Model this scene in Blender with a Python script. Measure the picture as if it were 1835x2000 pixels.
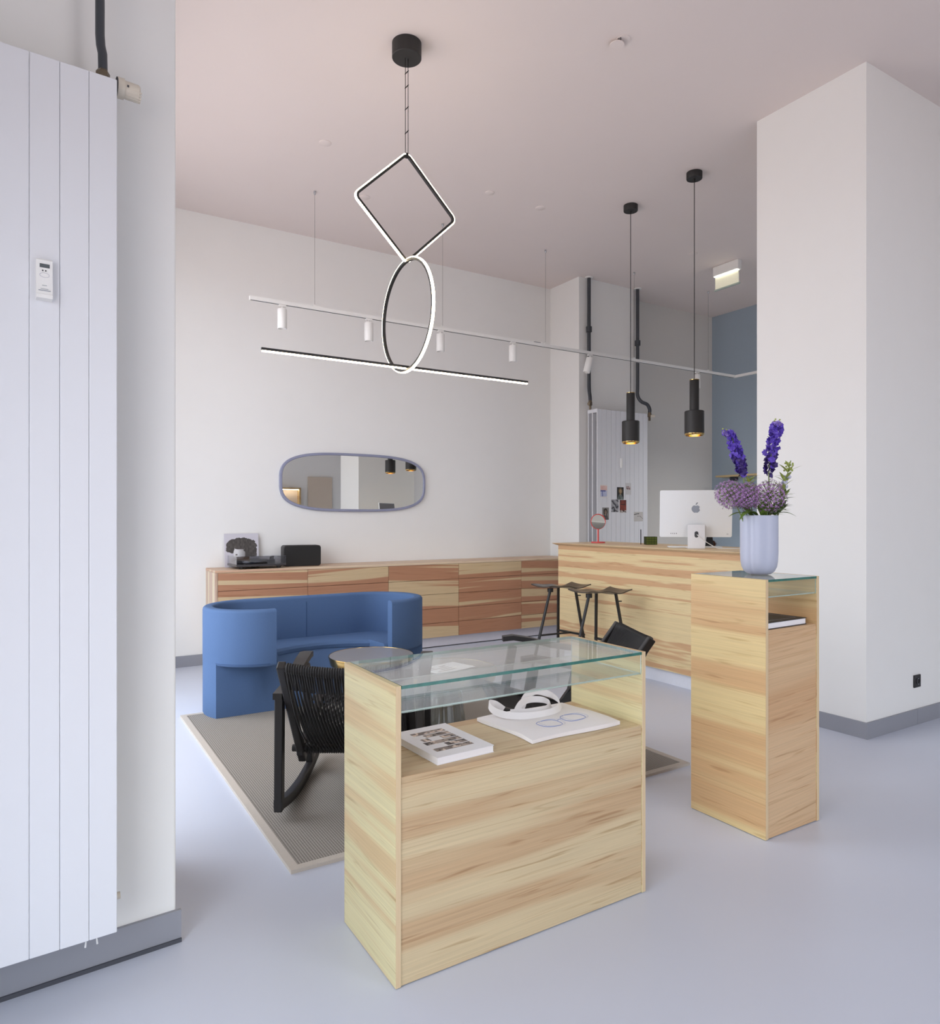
import bpy, bmesh, math, random
from mathutils import Vector, Matrix
R = math.radians
PI = math.pi
scene = bpy.context.scene
COL = scene.collection
for o in list(bpy.data.objects):
    bpy.data.objects.remove(o)

# ------------------------------------------------------------------ camera
cam_d = bpy.data.cameras.new('camera')
cam = bpy.data.objects.new('camera', cam_d)
COL.objects.link(cam)
cam.location = (0, 0, 1.35)
cam.rotation_euler = (R(90), 0, R(58.279 - 90))
cam_d.sensor_fit = 'HORIZONTAL'
cam_d.sensor_width = 36.0
cam_d.lens = 36.0 * 1361.4 / 1835.0
cam_d.shift_y = (1010.0 - 1000.0) / 2000.0 * (2000.0 / 1835.0)
cam_d.clip_start = 0.05
scene.camera = cam

# ------------------------------------------------------------------ view / world
vs = scene.view_settings
vs.view_transform = 'Standard'
vs.look = 'None'
vs.gamma = 1.0
vs.use_curve_mapping = False
vs.exposure = 1.15

SKY = 2.55
world = bpy.data.worlds.new('world')
scene.world = world
world.use_nodes = True
wn = world.node_tree
wn.nodes.clear()
w_out = wn.nodes.new('ShaderNodeOutputWorld')
w_bg = wn.nodes.new('ShaderNodeBackground')
w_tc = wn.nodes.new('ShaderNodeTexCoord')
w_sep = wn.nodes.new('ShaderNodeSeparateXYZ')
w_map = wn.nodes.new('ShaderNodeMapRange')
w_mix = wn.nodes.new('ShaderNodeMixRGB')
w_map.inputs[1].default_value = -0.03
w_map.inputs[2].default_value = 0.06
w_mix.inputs[1].default_value = (0.50, 0.43, 0.43, 1)     # street and pavement below the horizon
w_mix.inputs[2].default_value = (0.86, 0.895, 1.0, 1)      # bright overcast sky
w_bg.inputs['Strength'].default_value = SKY
wn.links.new(w_tc.outputs['Generated'], w_sep.inputs[0])
wn.links.new(w_sep.outputs['Z'], w_map.inputs[0])
wn.links.new(w_map.outputs[0], w_mix.inputs[0])
wn.links.new(w_mix.outputs[0], w_bg.inputs['Color'])
wn.links.new(w_bg.outputs[0], w_out.inputs[0])

# portals at the two shop windows: they give off nothing, they only guide the daylight sampling
WIN = [(3.10, 6.05, 0.10, 3.75, 0.20), (-0.90, 1.62, 0.05, 2.55, -0.70)]     # y0, y1, z0, z1 and the x of the inner wall face
for (y0, y1, z0, z1, xw) in WIN:
    ld = bpy.data.lights.new('window_portal', 'AREA')
    ld.shape = 'RECTANGLE'
    ld.size = z1 - z0
    ld.size_y = y1 - y0
    ld.cycles.is_portal = True
    lo = bpy.data.objects.new('window_portal', ld)
    COL.objects.link(lo)
    lo.location = (xw + 0.02, (y0 + y1) / 2, (z0 + z1) / 2)
    lo.rotation_euler = (0, R(-90), 0)
# unseen window added in the wall behind the camera for fill daylight
FILL_WIN = (2.45, 4.62, 0.05, 4.02)                                   # x0, x1, z0, z1
ld = bpy.data.lights.new('window_portal', 'AREA')
ld.shape = 'RECTANGLE'
ld.size = FILL_WIN[1] - FILL_WIN[0]
ld.size_y = FILL_WIN[3] - FILL_WIN[2]
ld.cycles.is_portal = True
lo = bpy.data.objects.new('window_portal', ld)
COL.objects.link(lo)
lo.location = ((FILL_WIN[0] + FILL_WIN[1]) / 2, -2.78, (FILL_WIN[2] + FILL_WIN[3]) / 2)
lo.rotation_euler = (R(90), 0, 0)

# ------------------------------------------------------------------ helpers: materials
def lin(c):
    def f(v):
        v = v / 255.0
        return v / 12.92 if v <= 0.04045 else ((v + 0.055) / 1.055) ** 2.4
    return (f(c[0]), f(c[1]), f(c[2]), 1.0)

def new_mat(name):
    m = bpy.data.materials.new(name)
    m.use_nodes = True
    nt = m.node_tree
    b = nt.nodes.get('Principled BSDF')
    return m, nt, b

MATS = {}
def plain(name, rgb, rough=0.5, metal=0.0, spec=0.5, noise=0.03, scale=40.0, bump=0.0, bscale=200.0, emit=None, estr=0.0, coat=0.0):
    """a colour with a little procedural mottling and relief"""
    if name in MATS:
        return MATS[name]
    m, nt, b = new_mat(name)
    c = lin(rgb)
    b.inputs['Roughness'].default_value = rough
    b.inputs['Metallic'].default_value = metal
    b.inputs['Specular IOR Level'].default_value = spec
    if coat:
        b.inputs['Coat Weight'].default_value = coat
        b.inputs['Coat Roughness'].default_value = 0.1
    tc = nt.nodes.new('ShaderNodeTexCoord')
    nz = nt.nodes.new('ShaderNodeTexNoise')
    nz.inputs['Scale'].default_value = scale
    nz.inputs['Detail'].default_value = 3
    nt.links.new(tc.outputs['Object'], nz.inputs['Vector'])
    mp = nt.nodes.new('ShaderNodeMapRange')
    mp.inputs[3].default_value = 1.0 - noise
    mp.inputs[4].default_value = 1.0 + noise
    nt.links.new(nz.outputs['Fac'], mp.inputs[0])
    mx = nt.nodes.new('ShaderNodeMixRGB')
    mx.blend_type = 'MULTIPLY'
    mx.inputs[0].default_value = 1.0
    mx.inputs[1].default_value = c
    nt.links.new(mp.outputs[0], mx.inputs[2])
    nt.links.new(mx.outputs[0], b.inputs['Base Color'])
    if bump > 0:
        n2 = nt.nodes.new('ShaderNodeTexNoise')
        n2.inputs['Scale'].default_value = bscale
        n2.inputs['Detail'].default_value = 4
        nt.links.new(tc.outputs['Object'], n2.inputs['Vector'])
        bp = nt.nodes.new('ShaderNodeBump')
        bp.inputs['Strength'].default_value = bump
        bp.inputs['Distance'].default_value = 0.002
        nt.links.new(n2.outputs['Fac'], bp.inputs['Height'])
        nt.links.new(bp.outputs[0], b.inputs['Normal'])
    if emit is not None:
        b.inputs['Emission Color'].default_value = emit
        b.inputs['Emission Strength'].default_value = estr
    MATS[name] = m
    return m

def math_node(nt, op, a, b=None, c=None):
    n = nt.nodes.new('ShaderNodeMath')
    n.operation = op
    for i, v in enumerate((a, b, c)):
        if v is None:
            continue
        if isinstance(v, (int, float)):
            n.inputs[i].default_value = v
        else:
            nt.links.new(v, n.inputs[i])
    return n.outputs[0]

def wood(name, light, dark, u='X', v='Z', seed=0.0, stripes=9.0, lo=0.46, hi=0.56, along=0.35, fleck=0.5, grain=0.10,
         rough=0.42, mirror=None, drift=0.0):
    """veneer: stripes of two tones across v, running along u, fine grain and short dark flecks"""
    m, nt, b = new_mat(name)
    tc = nt.nodes.new('ShaderNodeTexCoord')
    sp = nt.nodes.new('ShaderNodeSeparateXYZ')
    nt.links.new(tc.outputs['Object'], sp.inputs[0])
    ax = {'X': sp.outputs[0], 'Y': sp.outputs[1], 'Z': sp.outputs[2]}
    w = [k for k in 'XYZ' if k not in (u, v)][0]
    U = ax[u]
    if mirror:
        U = math_node(nt, 'PINGPONG', math_node(nt, 'ADD', U, mirror[0]), mirror[1])
    V = math_node(nt, 'ADD', ax[v], math_node(nt, 'MULTIPLY', ax[w], 0.83))
    if drift:
        V = math_node(nt, 'ADD', V, math_node(nt, 'MULTIPLY', U, drift))
    def vec(su, sv, off):
        cb = nt.nodes.new('ShaderNodeCombineXYZ')
        nt.links.new(math_node(nt, 'MULTIPLY', U, su), cb.inputs[0])
        nt.links.new(math_node(nt, 'MULTIPLY', V, sv), cb.inputs[1])
        cb.inputs[2].default_value = off
        return cb.outputs[0]
    def noise(vc, det, rgh=0.5, dist=0.0):
        n = nt.nodes.new('ShaderNodeTexNoise')
        n.inputs['Scale'].default_value = 1.0
        n.inputs['Detail'].default_value = det
        n.inputs['Roughness'].default_value = rgh
        n.inputs['Distortion'].default_value = dist
        nt.links.new(vc, n.inputs['Vector'])
        return n.outputs['Fac']
    s = noise(vec(along, stripes, seed), 2.0, 0.55)
    mr = nt.nodes.new('ShaderNodeMapRange')
    mr.interpolation_type = 'SMOOTHSTEP'
    mr.inputs[1].default_value = lo
    mr.inputs[2].default_value = hi
    nt.links.new(s, mr.inputs[0])
    mx = nt.nodes.new('ShaderNodeMixRGB')
    mx.inputs[1].default_value = lin(light)
    mx.inputs[2].default_value = lin(dark)
    nt.links.new(mr.outputs[0], mx.inputs[0])
    g = noise(vec(2.2, 170.0, seed + 3.1), 3.0, 0.6)
    gm = nt.nodes.new('ShaderNodeMapRange')
    gm.inputs[1].default_value = 0.25
    gm.inputs[2].default_value = 0.75
    gm.inputs[3].default_value = 1.0 - grain
    gm.inputs[4].default_value = 1.0 + grain
    nt.links.new(g, gm.inputs[0])
    m2 = nt.nodes.new('ShaderNodeMixRGB')
    m2.blend_type = 'MULTIPLY'
    m2.inputs[0].default_value = 1.0
    nt.links.new(mx.outputs[0], m2.inputs[1])
    nt.links.new(gm.outputs[0], m2.inputs[2])
    f = noise(vec(3.2, 48.0, seed + 7.7), 2.0, 0.5, 0.4)
    fm = nt.nodes.new('ShaderNodeMapRange')
    fm.interpolation_type = 'SMOOTHSTEP'
    fm.inputs[1].default_value = 0.60
    fm.inputs[2].default_value = 0.74
    fm.inputs[3].default_value = 0.0
    fm.inputs[4].default_value = fleck
    nt.links.new(f, fm.inputs[0])
    m3 = nt.nodes.new('ShaderNodeMixRGB')
    m3.blend_type = 'MULTIPLY'
    nt.links.new(fm.outputs[0], m3.inputs[0])
    nt.links.new(m2.outputs[0], m3.inputs[1])
    m3.inputs[2].default_value = (0.62, 0.5, 0.38, 1)
    ln = noise(vec(along * 1.2, 24.0, seed + 11.3), 1.0)          # growth lines running with the grain
    ld_ = math_node(nt, 'ABSOLUTE', math_node(nt, 'SUBTRACT', math_node(nt, 'FRACT', math_node(nt, 'MULTIPLY', ln, 5.0)), 0.5))
    lm = nt.nodes.new('ShaderNodeMapRange')
    lm.interpolation_type = 'SMOOTHSTEP'
    lm.inputs[1].default_value = 0.0
    lm.inputs[2].default_value = 0.07
    lm.inputs[3].default_value = 0.55 * fleck
    lm.inputs[4].default_value = 0.0
    nt.links.new(ld_, lm.inputs[0])
    m4 = nt.nodes.new('ShaderNodeMixRGB')
    m4.blend_type = 'MULTIPLY'
    nt.links.new(lm.outputs[0], m4.inputs[0])
    nt.links.new(m3.outputs[0], m4.inputs[1])
    m4.inputs[2].default_value = (0.70, 0.58, 0.46, 1)
    nt.links.new(m4.outputs[0], b.inputs['Base Color'])
    b.inputs['Roughness'].default_value = rough
    b.inputs['Specular IOR Level'].default_value = 0.35
    bp = nt.nodes.new('ShaderNodeBump')
    bp.inputs['Strength'].default_value = 0.08
    bp.inputs['Distance'].default_value = 0.001
    nt.links.new(g, bp.inputs['Height'])
    nt.links.new(bp.outputs[0], b.inputs['Normal'])
    return m

def plies(name, c1, c2, axis, freq):
    """edge of a plywood board: thin layers across its thickness"""
    m, nt, b = new_mat(name)
    tc = nt.nodes.new('ShaderNodeTexCoord')
    sp = nt.nodes.new('ShaderNodeSeparateXYZ')
    nt.links.new(tc.outputs['Object'], sp.inputs[0])
    s = math_node(nt, 'SINE', math_node(nt, 'MULTIPLY', sp.outputs['XYZ'.index(axis)], freq))
    f = math_node(nt, 'MULTIPLY_ADD', s, 0.5, 0.5)
    mx = nt.nodes.new('ShaderNodeMixRGB')
    nt.links.new(f, mx.inputs[0])
    mx.inputs[1].default_value = lin(c1)
    mx.inputs[2].default_value = lin(c2)
    nt.links.new(mx.outputs[0], b.inputs['Base Color'])
    b.inputs['Roughness'].default_value = 0.5
    return m

def thin_glass(name, tint=(1, 1, 1), rough=0.0, base=0.04, gain=1.0):
    """pane: clear, tinted, with the reflection growing towards grazing angles"""
    m = bpy.data.materials.new(name)
    m.use_nodes = True
    nt = m.node_tree
    nt.nodes.clear()
    out = nt.nodes.new('ShaderNodeOutputMaterial')
    tr = nt.nodes.new('ShaderNodeBsdfTransparent')
    tr.inputs[0].default_value = (tint[0], tint[1], tint[2], 1)
    gl = nt.nodes.new('ShaderNodeBsdfGlossy')
    gl.inputs['Roughness'].default_value = rough
    gl.inputs['Color'].default_value = (1, 1, 1, 1)
    lw = nt.nodes.new('ShaderNodeLayerWeight')
    lw.inputs['Blend'].default_value = 0.5
    p = math_node(nt, 'POWER', lw.outputs['Facing'], 5.0)
    f = math_node(nt, 'MULTIPLY_ADD', p, gain * (1 - base), base)
    mx = nt.nodes.new('ShaderNodeMixShader')
    nt.links.new(f, mx.inputs[0])
    nt.links.new(tr.outputs[0], mx.inputs[1])
    nt.links.new(gl.outputs[0], mx.inputs[2])
    nt.links.new(mx.outputs[0], out.inputs[0])
    return m

def print_mat(name, rough=0.6):
    """flat print: colours stored on the printed sheet itself"""
    m, nt, b = new_mat(name)
    a = nt.nodes.new('ShaderNodeAttribute')
    a.attribute_name = 'ink'
    nt.links.new(a.outputs['Color'], b.inputs['Base Color'])
    b.inputs['Roughness'].default_value = rough
    return m

# ------------------------------------------------------------------ helpers: objects and meshes
def obj(name, bm, mat, parent=None, smooth=False, loc=None):
    me = bpy.data.meshes.new(name)
    bmesh.ops.recalc_face_normals(bm, faces=bm.faces[:])
    bm.to_mesh(me)
    bm.free()
    mats = mat if isinstance(mat, (list, tuple)) else [mat]
    for mm in mats:
        me.materials.append(mm)
    if smooth:
        me.shade_smooth()
        try:
            me.set_sharp_from_angle(angle=R(38))
        except Exception:
            pass
    o = bpy.data.objects.new(name, me)
    COL.objects.link(o)
    if parent:
        o.parent = parent
    if loc:
        o.location = loc
    return o

def tag(o, label=None, cat=None, group=None, kind=None):
    if label: o['label'] = label
    if cat: o['category'] = cat
    if group: o['group'] = group
    if kind: o['kind'] = kind
    return o

def thing(name, label, cat, loc=(0, 0, 0), rz=0.0, group=None):
    o = bpy.data.objects.new(name, None)
    COL.objects.link(o)
    o.empty_display_size = 0.1
    o.location = loc
    o.rotation_euler = (0, 0, rz)
    return tag(o, label, cat, group)

def struct(name, bm, mat, smooth=False):
    o = obj(name, bm, mat, None, smooth)
    o['kind'] = 'structure'
    return o

def copy_thing(root, loc, rz, label, group=None):
    r = root.copy()
    COL.objects.link(r)
    r.location = loc
    r.rotation_euler = (0, 0, rz)
    r['label'] = label
    if group: r['group'] = group
    for ch in list(root.children):
        c = ch.copy()
        COL.objects.link(c)
        c.parent = r
        for g in list(ch.children):
            d = g.copy()
            COL.objects.link(d)
            d.parent = c
    return r

def box(bm, x0, x1, y0, y1, z0, z1, bev=0.0, seg=1, mi=0, edge=None):
    vs_ = [bm.verts.new((x, y, z)) for z in (z0, z1) for y in (y0, y1) for x in (x0, x1)]
    q = [(0, 2, 3, 1), (4, 5, 7, 6), (0, 1, 5, 4), (2, 6, 7, 3), (0, 4, 6, 2), (1, 3, 7, 5)]
    fs = []
    for i, f in enumerate(q):
        fc = bm.faces.new([vs_[k] for k in f])
        fc.material_index = mi
        if edge and i in edge:          # 0 bottom 1 top 2 front(-y) 3 back 4 left 5 right
            fc.material_index = edge[i]
        fs.append(fc)
    if bev > 0:
        es = list({e for f in fs for e in f.edges})
        bmesh.ops.bevel(bm, geom=es, offset=bev, segments=seg, affect='EDGES', profile=0.5)
    return fs

def new_box(*a, **k):
    bm = bmesh.new()
    box(bm, *a, **k)
    return bm

def lathe(bm, prof, seg=32, c=(0, 0, 0), close=False, mi=0):
    rings = []
    for (r, z) in prof:
        if r < 1e-6:
            rings.append([bm.verts.new((c[0], c[1], c[2] + z))])
        else:
            rings.append([bm.verts.new((c[0] + r * math.cos(2 * PI * i / seg), c[1] + r * math.sin(2 * PI * i / seg), c[2] + z)) for i in range(seg)])
    pairs = list(zip(rings, rings[1:]))
    if close:
        pairs.append((rings[-1], rings[0]))
    for a, b in pairs:
        for i in range(seg):
            j = (i + 1) % seg
            if len(a) == 1 and len(b) == 1:
                continue
            if len(a) == 1:
                f = bm.faces.new((a[0], b[i], b[j]))
            elif len(b) == 1:
                f = bm.faces.new((a[i], b[0], a[j]))
            else:
                f = bm.faces.new((a[i], b[i], b[j], a[j]))
            f.material_index = mi
    return bm

def tube(bm, pts, rad, seg=8, cap=True, closed=False, flat=None):
    """round (or flattened: flat=(wide, thick, up)) tube along points"""
    P = [Vector(p) for p in pts]
    n = len(P)
    rads = rad if isinstance(rad, (list, tuple)) else [rad] * n
    rings = []
    prev = None
    for i in range(n):
        if closed:
            t = (P[(i + 1) % n] - P[i - 1]).normalized()
        elif i == 0:
            t = (P[1] - P[0]).normalized()
        elif i == n - 1:
            t = (P[-1] - P[-2]).normalized()
        else:
            t = ((P[i + 1] - P[i]).normalized() + (P[i] - P[i - 1]).normalized())
            t = t.normalized() if t.length > 1e-9 else (P[i + 1] - P[i]).normalized()
        if prev is None:
            ref = Vector((0, 0, 1)) if abs(t.z) < 0.9 else Vector((1, 0, 0))
            u = t.cross(ref).normalized()
        else:
            u = (prev - t * prev.dot(t))
            u = u.normalized() if u.length > 1e-9 else t.orthogonal().normalized()
        prev = u
        w = t.cross(u).normalized()
        ring = []
        for k in range(seg):
            a = 2 * PI * k / seg
            ring.append(bm.verts.new(P[i] + (u * math.cos(a) + w * math.sin(a)) * rads[i]))
        rings.append(ring)
    m = n if closed else n - 1
    for i in range(m):
        a, b = rings[i], rings[(i + 1) % n]
        for k in range(seg):
            j = (k + 1) % seg
            bm.faces.new((a[k], a[j], b[j], b[k]))
    if cap and not closed:
        bm.faces.new(rings[0])
        bm.faces.new(rings[-1])
    return bm

def new_tube(*a, **k):
    return tube(bmesh.new(), *a, **k)

def sweep(bm, pts, outs, binormal, prof, closed=True, mi=0):
    """profile (a outward, b along the binormal) carried along pts"""
    bn = Vector(binormal)
    rings = []
    for p, o in zip(pts, outs):
        rings.append([bm.verts.new(Vector(p) + Vector(o) * a + bn * b) for (a, b) in prof])
    n = len(rings)
    k = len(prof)
    for i in range(n if closed else n - 1):
        A, B = rings[i], rings[(i + 1) % n]
        for q in range(k):
            r = (q + 1) % k
            bm.faces.new((A[q], A[r], B[r], B[q])).material_index = mi
    if not closed:
        bm.faces.new(rings[0])
        bm.faces.new(rings[-1])
    return bm

def beam(bm, a, b, w, t, up=(0, 0, 1), bev=0.0):
    """straight bar of rectangular section from a to b: w across, t along up"""
    a = Vector(a); b = Vector(b)
    d = (b - a).normalized()
    u = Vector(up)
    s = d.cross(u).normalized()
    u = s.cross(d).normalized()
    vs_ = []
    for p in (a, b):
        for (i, j) in ((-1, -1), (1, -1), (1, 1), (-1, 1)):
            vs_.append(bm.verts.new(p + s * (w / 2 * i) + u * (t / 2 * j)))
    fs = [bm.faces.new([vs_[k] for k in f]) for f in ((0, 3, 2, 1), (4, 5, 6, 7), (0, 1, 5, 4), (1, 2, 6, 5), (2, 3, 7, 6), (3, 0, 4, 7))]
    if bev > 0:
        es = list({e for f in fs for e in f.edges})
        bmesh.ops.bevel(bm, geom=es, offset=bev, segments=2, affect='EDGES', profile=0.5)
    return bm

def new_beam(*a, **k):
    return beam(bmesh.new(), *a, **k)

def prism(bm, poly, z0, z1, mi=0):
    lo = [bm.verts.new((p[0], p[1], z0)) for p in poly]
    hi = [bm.verts.new((p[0], p[1], z1)) for p in poly]
    bm.faces.new(lo[::-1]).material_index = mi
    bm.faces.new(hi).material_index = mi
    n = len(poly)
    for i in range(n):
        j = (i + 1) % n
        bm.faces.new((lo[i], lo[j], hi[j], hi[i])).material_index = mi
    return bm

def sheet(name, w, h, nx, ny, fn, mat, parent, M, thick=0.0):
    """printed sheet in its own xy plane, fn(u, v) -> sRGB 0..255; M places it"""
    bm = bmesh.new()
    layer = bm.loops.layers.float_color.new('ink')
    vv = [[bm.verts.new(M @ Vector(((i / nx - 0.5) * w, (j / ny - 0.5) * h, 0))) for i in range(nx + 1)] for j in range(ny + 1)]
    for j in range(ny):
        for i in range(nx):
            f = bm.faces.new((vv[j][i], vv[j][i + 1], vv[j + 1][i + 1], vv[j + 1][i]))
            c = lin(fn((i + 0.5) / nx, (j + 0.5) / ny))
            for lp in f.loops:
                lp[layer] = c
    return obj(name, bm, mat, parent)

def val_noise(seed):
    rnd = random.Random(seed)
    g = [[rnd.random() for _ in range(32)] for _ in range(32)]
    def f(x, y):
        xi, yi = int(math.floor(x)), int(math.floor(y))
        fx, fy = x - xi, y - yi
        fx = fx * fx * (3 - 2 * fx); fy = fy * fy * (3 - 2 * fy)
        a = g[yi % 32][xi % 32]; b = g[yi % 32][(xi + 1) % 32]
        c = g[(yi + 1) % 32][xi % 32]; d = g[(yi + 1) % 32][(xi + 1) % 32]
        return (a * (1 - fx) + b * fx) * (1 - fy) + (c * (1 - fx) + d * fx) * fy
    return f

def mixc(a, b, t):
    t = max(0.0, min(1.0, t))
    return tuple(a[i] * (1 - t) + b[i] * t for i in range(3))

# ------------------------------------------------------------------ materials
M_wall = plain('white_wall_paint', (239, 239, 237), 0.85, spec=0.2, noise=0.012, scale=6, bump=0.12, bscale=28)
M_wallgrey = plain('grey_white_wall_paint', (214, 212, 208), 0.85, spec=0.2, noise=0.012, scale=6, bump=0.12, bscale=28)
M_ceil = plain('ceiling_paint', (231, 221, 217), 0.9, spec=0.15, noise=0.012, scale=3, bump=0.08, bscale=20)
M_blue = plain('grey_blue_wall_paint', (160, 175, 188), 0.85, spec=0.2, noise=0.04, scale=90, bump=0.15, bscale=150)
M_floor = plain('resin_floor', (206, 212, 226), 0.34, spec=0.45, noise=0.018, scale=2.2)
M_base = plain('grey_skirting', (148, 150, 158), 0.5, noise=0.02, scale=10)
M_seal = plain('dark_joint_seal', (74, 76, 84), 0.6)
M_rad = plain('radiator_enamel', (226, 228, 233), 0.35, spec=0.4, noise=0.006, scale=5)
M_pipe = plain('dark_grey_pipe', (62, 66, 72), 0.35, noise=0.05)
M_brassold = plain('tarnished_brass', (120, 108, 92), 0.4, metal=0.8, noise=0.12, scale=90)
M_beige = plain('beige_plastic', (214, 206, 192), 0.45, noise=0.01)
M_white = plain('white_plastic', (238, 238, 236), 0.4, noise=0.01)
M_black = plain('black_metal', (26, 26, 28), 0.42, noise=0.05)
M_blackmatt = plain('black_lacquer', (38, 37, 37), 0.55, noise=0.06, scale=60)
M_blackwood = plain('black_stained_wood', (34, 32, 32), 0.42, noise=0.12, scale=30)
M_cord = plain('black_cord', (30, 29, 30), 0.65, noise=0.15, scale=300)
M_brass = plain('brass', (205, 172, 110), 0.18, metal=1.0, noise=0.03)
M_brassdull = plain('satin_brass', (186, 168, 136), 0.3, metal=1.0, noise=0.03)
M_chrome = plain('mirror_silver', (236, 238, 236), 0.0, metal=1.0, noise=0.0)
M_blueframe = plain('grey_lilac_frame', (142, 146, 170), 0.45)
M_sofa = plain('blue_wool', (84, 109, 147), 0.9, spec=0.15, noise=0.13, scale=420, bump=0.35, bscale=700)
M_paper = plain('white_paper', (240, 238, 240), 0.7, noise=0.01)
M_canvas = plain('white_canvas', (240, 236, 236), 0.85, spec=0.1, noise=0.03, scale=500, bump=0.2, bscale=900)
M_blueink = plain('blue_ink', (98, 122, 190), 0.8)
M_paleink = plain('pale_ink', (206, 206, 216), 0.8)
M_bookblack = plain('black_book_cloth', (48, 45, 44), 0.5)
M_vase = plain('lilac_blue_ceramic', (188, 194, 214), 0.35, noise=0.015, scale=20, spec=0.45)
M_red = plain('coral_red_lacquer', (214, 82, 78), 0.4)
M_alu = plain('silver_aluminium', (242, 244, 245), 0.4, metal=0.1, noise=0.005)
M_alulogo = plain('polished_logo', (186, 190, 196), 0.15, metal=0.6, noise=0.0)
M_hole = plain('dark_hole', (70, 72, 76), 0.7)
M_led = plain('led_diffuser', (255, 240, 214), 0.5, emit=(1.0, 0.80, 0.52, 1), estr=11.0)
M_lamp = plain('warm_bulb_glass', (255, 236, 200), 0.5, emit=(1.0, 0.80, 0.48, 1), estr=9.0)
M_exit = plain('lit_sign_face', (236, 234, 208), 0.5, emit=(1.0, 0.97, 0.80, 1), estr=0.10)
M_exitstrip = plain('sign_light_strip', (255, 250, 220), 0.5, emit=(1.0, 0.98, 0.82, 1), estr=1.2)
M_strip = plain('warm_led_strip', (255, 236, 210), 0.5, emit=(1.0, 0.87, 0.68, 1), estr=6.0)
M_lcd = plain('lcd_window', (92, 98, 102), 0.25)
M_print = print_mat('printed_sheet')
M_glass = thin_glass('clear_glass', (0.98, 0.992, 0.985))
M_acryl = thin_glass('clear_acrylic_cover', (0.90, 0.91, 0.94), base=0.06)
M_smoke = thin_glass('smoke_grey_glass', (0.66, 0.69, 0.68), base=0.06)
M_edge = plain('teal_glass_edge', (44, 108, 96), 0.12, noise=0.5, scale=30, spec=0.8)
M_edgepale = plain('pale_glass_edge', (178, 194, 184), 0.15, noise=0.08, scale=30, spec=0.8)
M_leaf = plain('leaf_green', (96, 124, 50), 0.5, noise=0.2, scale=60)
M_leafpale = plain('pale_yellow_green', (166, 180, 92), 0.55, noise=0.15, scale=60)
M_stem = plain('stem_green', (118, 138, 70), 0.55, noise=0.1)
M_violet = plain('violet_petals', (98, 72, 188), 0.6, noise=0.25, scale=120)
M_violetpale = plain('pale_violet_petals', (150, 128, 204), 0.6, noise=0.2, scale=120)
M_violetdark = plain('dark_violet_petals', (58, 38, 110), 0.6, noise=0.25, scale=120)
M_allium = plain('mauve_allium_petals', (170, 128, 182), 0.6, noise=0.2, scale=200)
M_lilac = plain('white_lilac_petals', (206, 206, 226), 0.6, noise=0.1, scale=100)
M_olive = plain('olive_green_card', (84, 98, 34), 0.7, noise=0.2, scale=80)
M_brown = plain('brown_dried_scales', (88, 58, 44), 0.8, noise=0.3, scale=150)
M_panelbeige = plain('beige_fabric_panel', (214, 200, 184), 0.9, spec=0.1, noise=0.03, scale=200)

W_low_side = wood('pale_yellow_veneer', (214, 203, 158), (206, 180, 136), u='Y', v='Z', seed=2.3, stripes=13, lo=0.44, hi=0.62, along=0.6, fleck=0.6)
W_low_front = wood('honey_veneer', (207, 187, 150), (194, 164, 127), u='X', v='Z', seed=5.2, stripes=10, lo=0.42, hi=0.6, along=0.5, fleck=0.7)
W_tall_side = wood('pale_honey_veneer', (220, 196, 144), (206, 168, 122), u='Y', v='Z', seed=9.4, stripes=8, lo=0.44, hi=0.58)
W_tall_front = wood('orange_honey_veneer', (210, 178, 140), (202, 164, 124), u='X', v='Z', seed=14.8, stripes=5, lo=0.42, hi=0.62, fleck=0.6, drift=-0.06)
W_desk = wood('bookmatched_desk_veneer', (224, 202, 156), (206, 166, 126), u='Y', v='Z', seed=27.3, stripes=15, lo=0.535, hi=0.60, along=0.8, fleck=0.45, mirror=(0.325, 0.575))
W_desktop = wood('desk_top_veneer', (222, 198, 160), (210, 178, 140), u='Y', v='X', seed=25.0, stripes=8)
W_side = [wood('striped_drawer_veneer', (206, 182, 144), (178, 130, 100), u='X', v='Z', seed=31.7 + 4.3 * k, stripes=11.0, lo=0.46, hi=0.50, along=0.22, fleck=0.35, drift=(0.03, -0.035, 0.05, -0.03, 0.02)[k]) for k in range(5)]
W_sidetop = wood('sideboard_top_veneer', (222, 200, 172), (204, 168, 140), u='X', v='Y', seed=51.0, stripes=11)
W_sideend = wood('sideboard_end_veneer', (228, 214, 186), (204, 178, 158), u='Z', v='Y', seed=54.0, stripes=14, lo=0.47, hi=0.51)
W_shelf = wood('shelf_veneer', (196, 172, 128), (180, 150, 108), u='Y', v='X', seed=61.0)
P_x = plies('plywood_edge_layers', (228, 206, 168), (198, 170, 132), 'X', 2 * PI / 0.0062)

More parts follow.
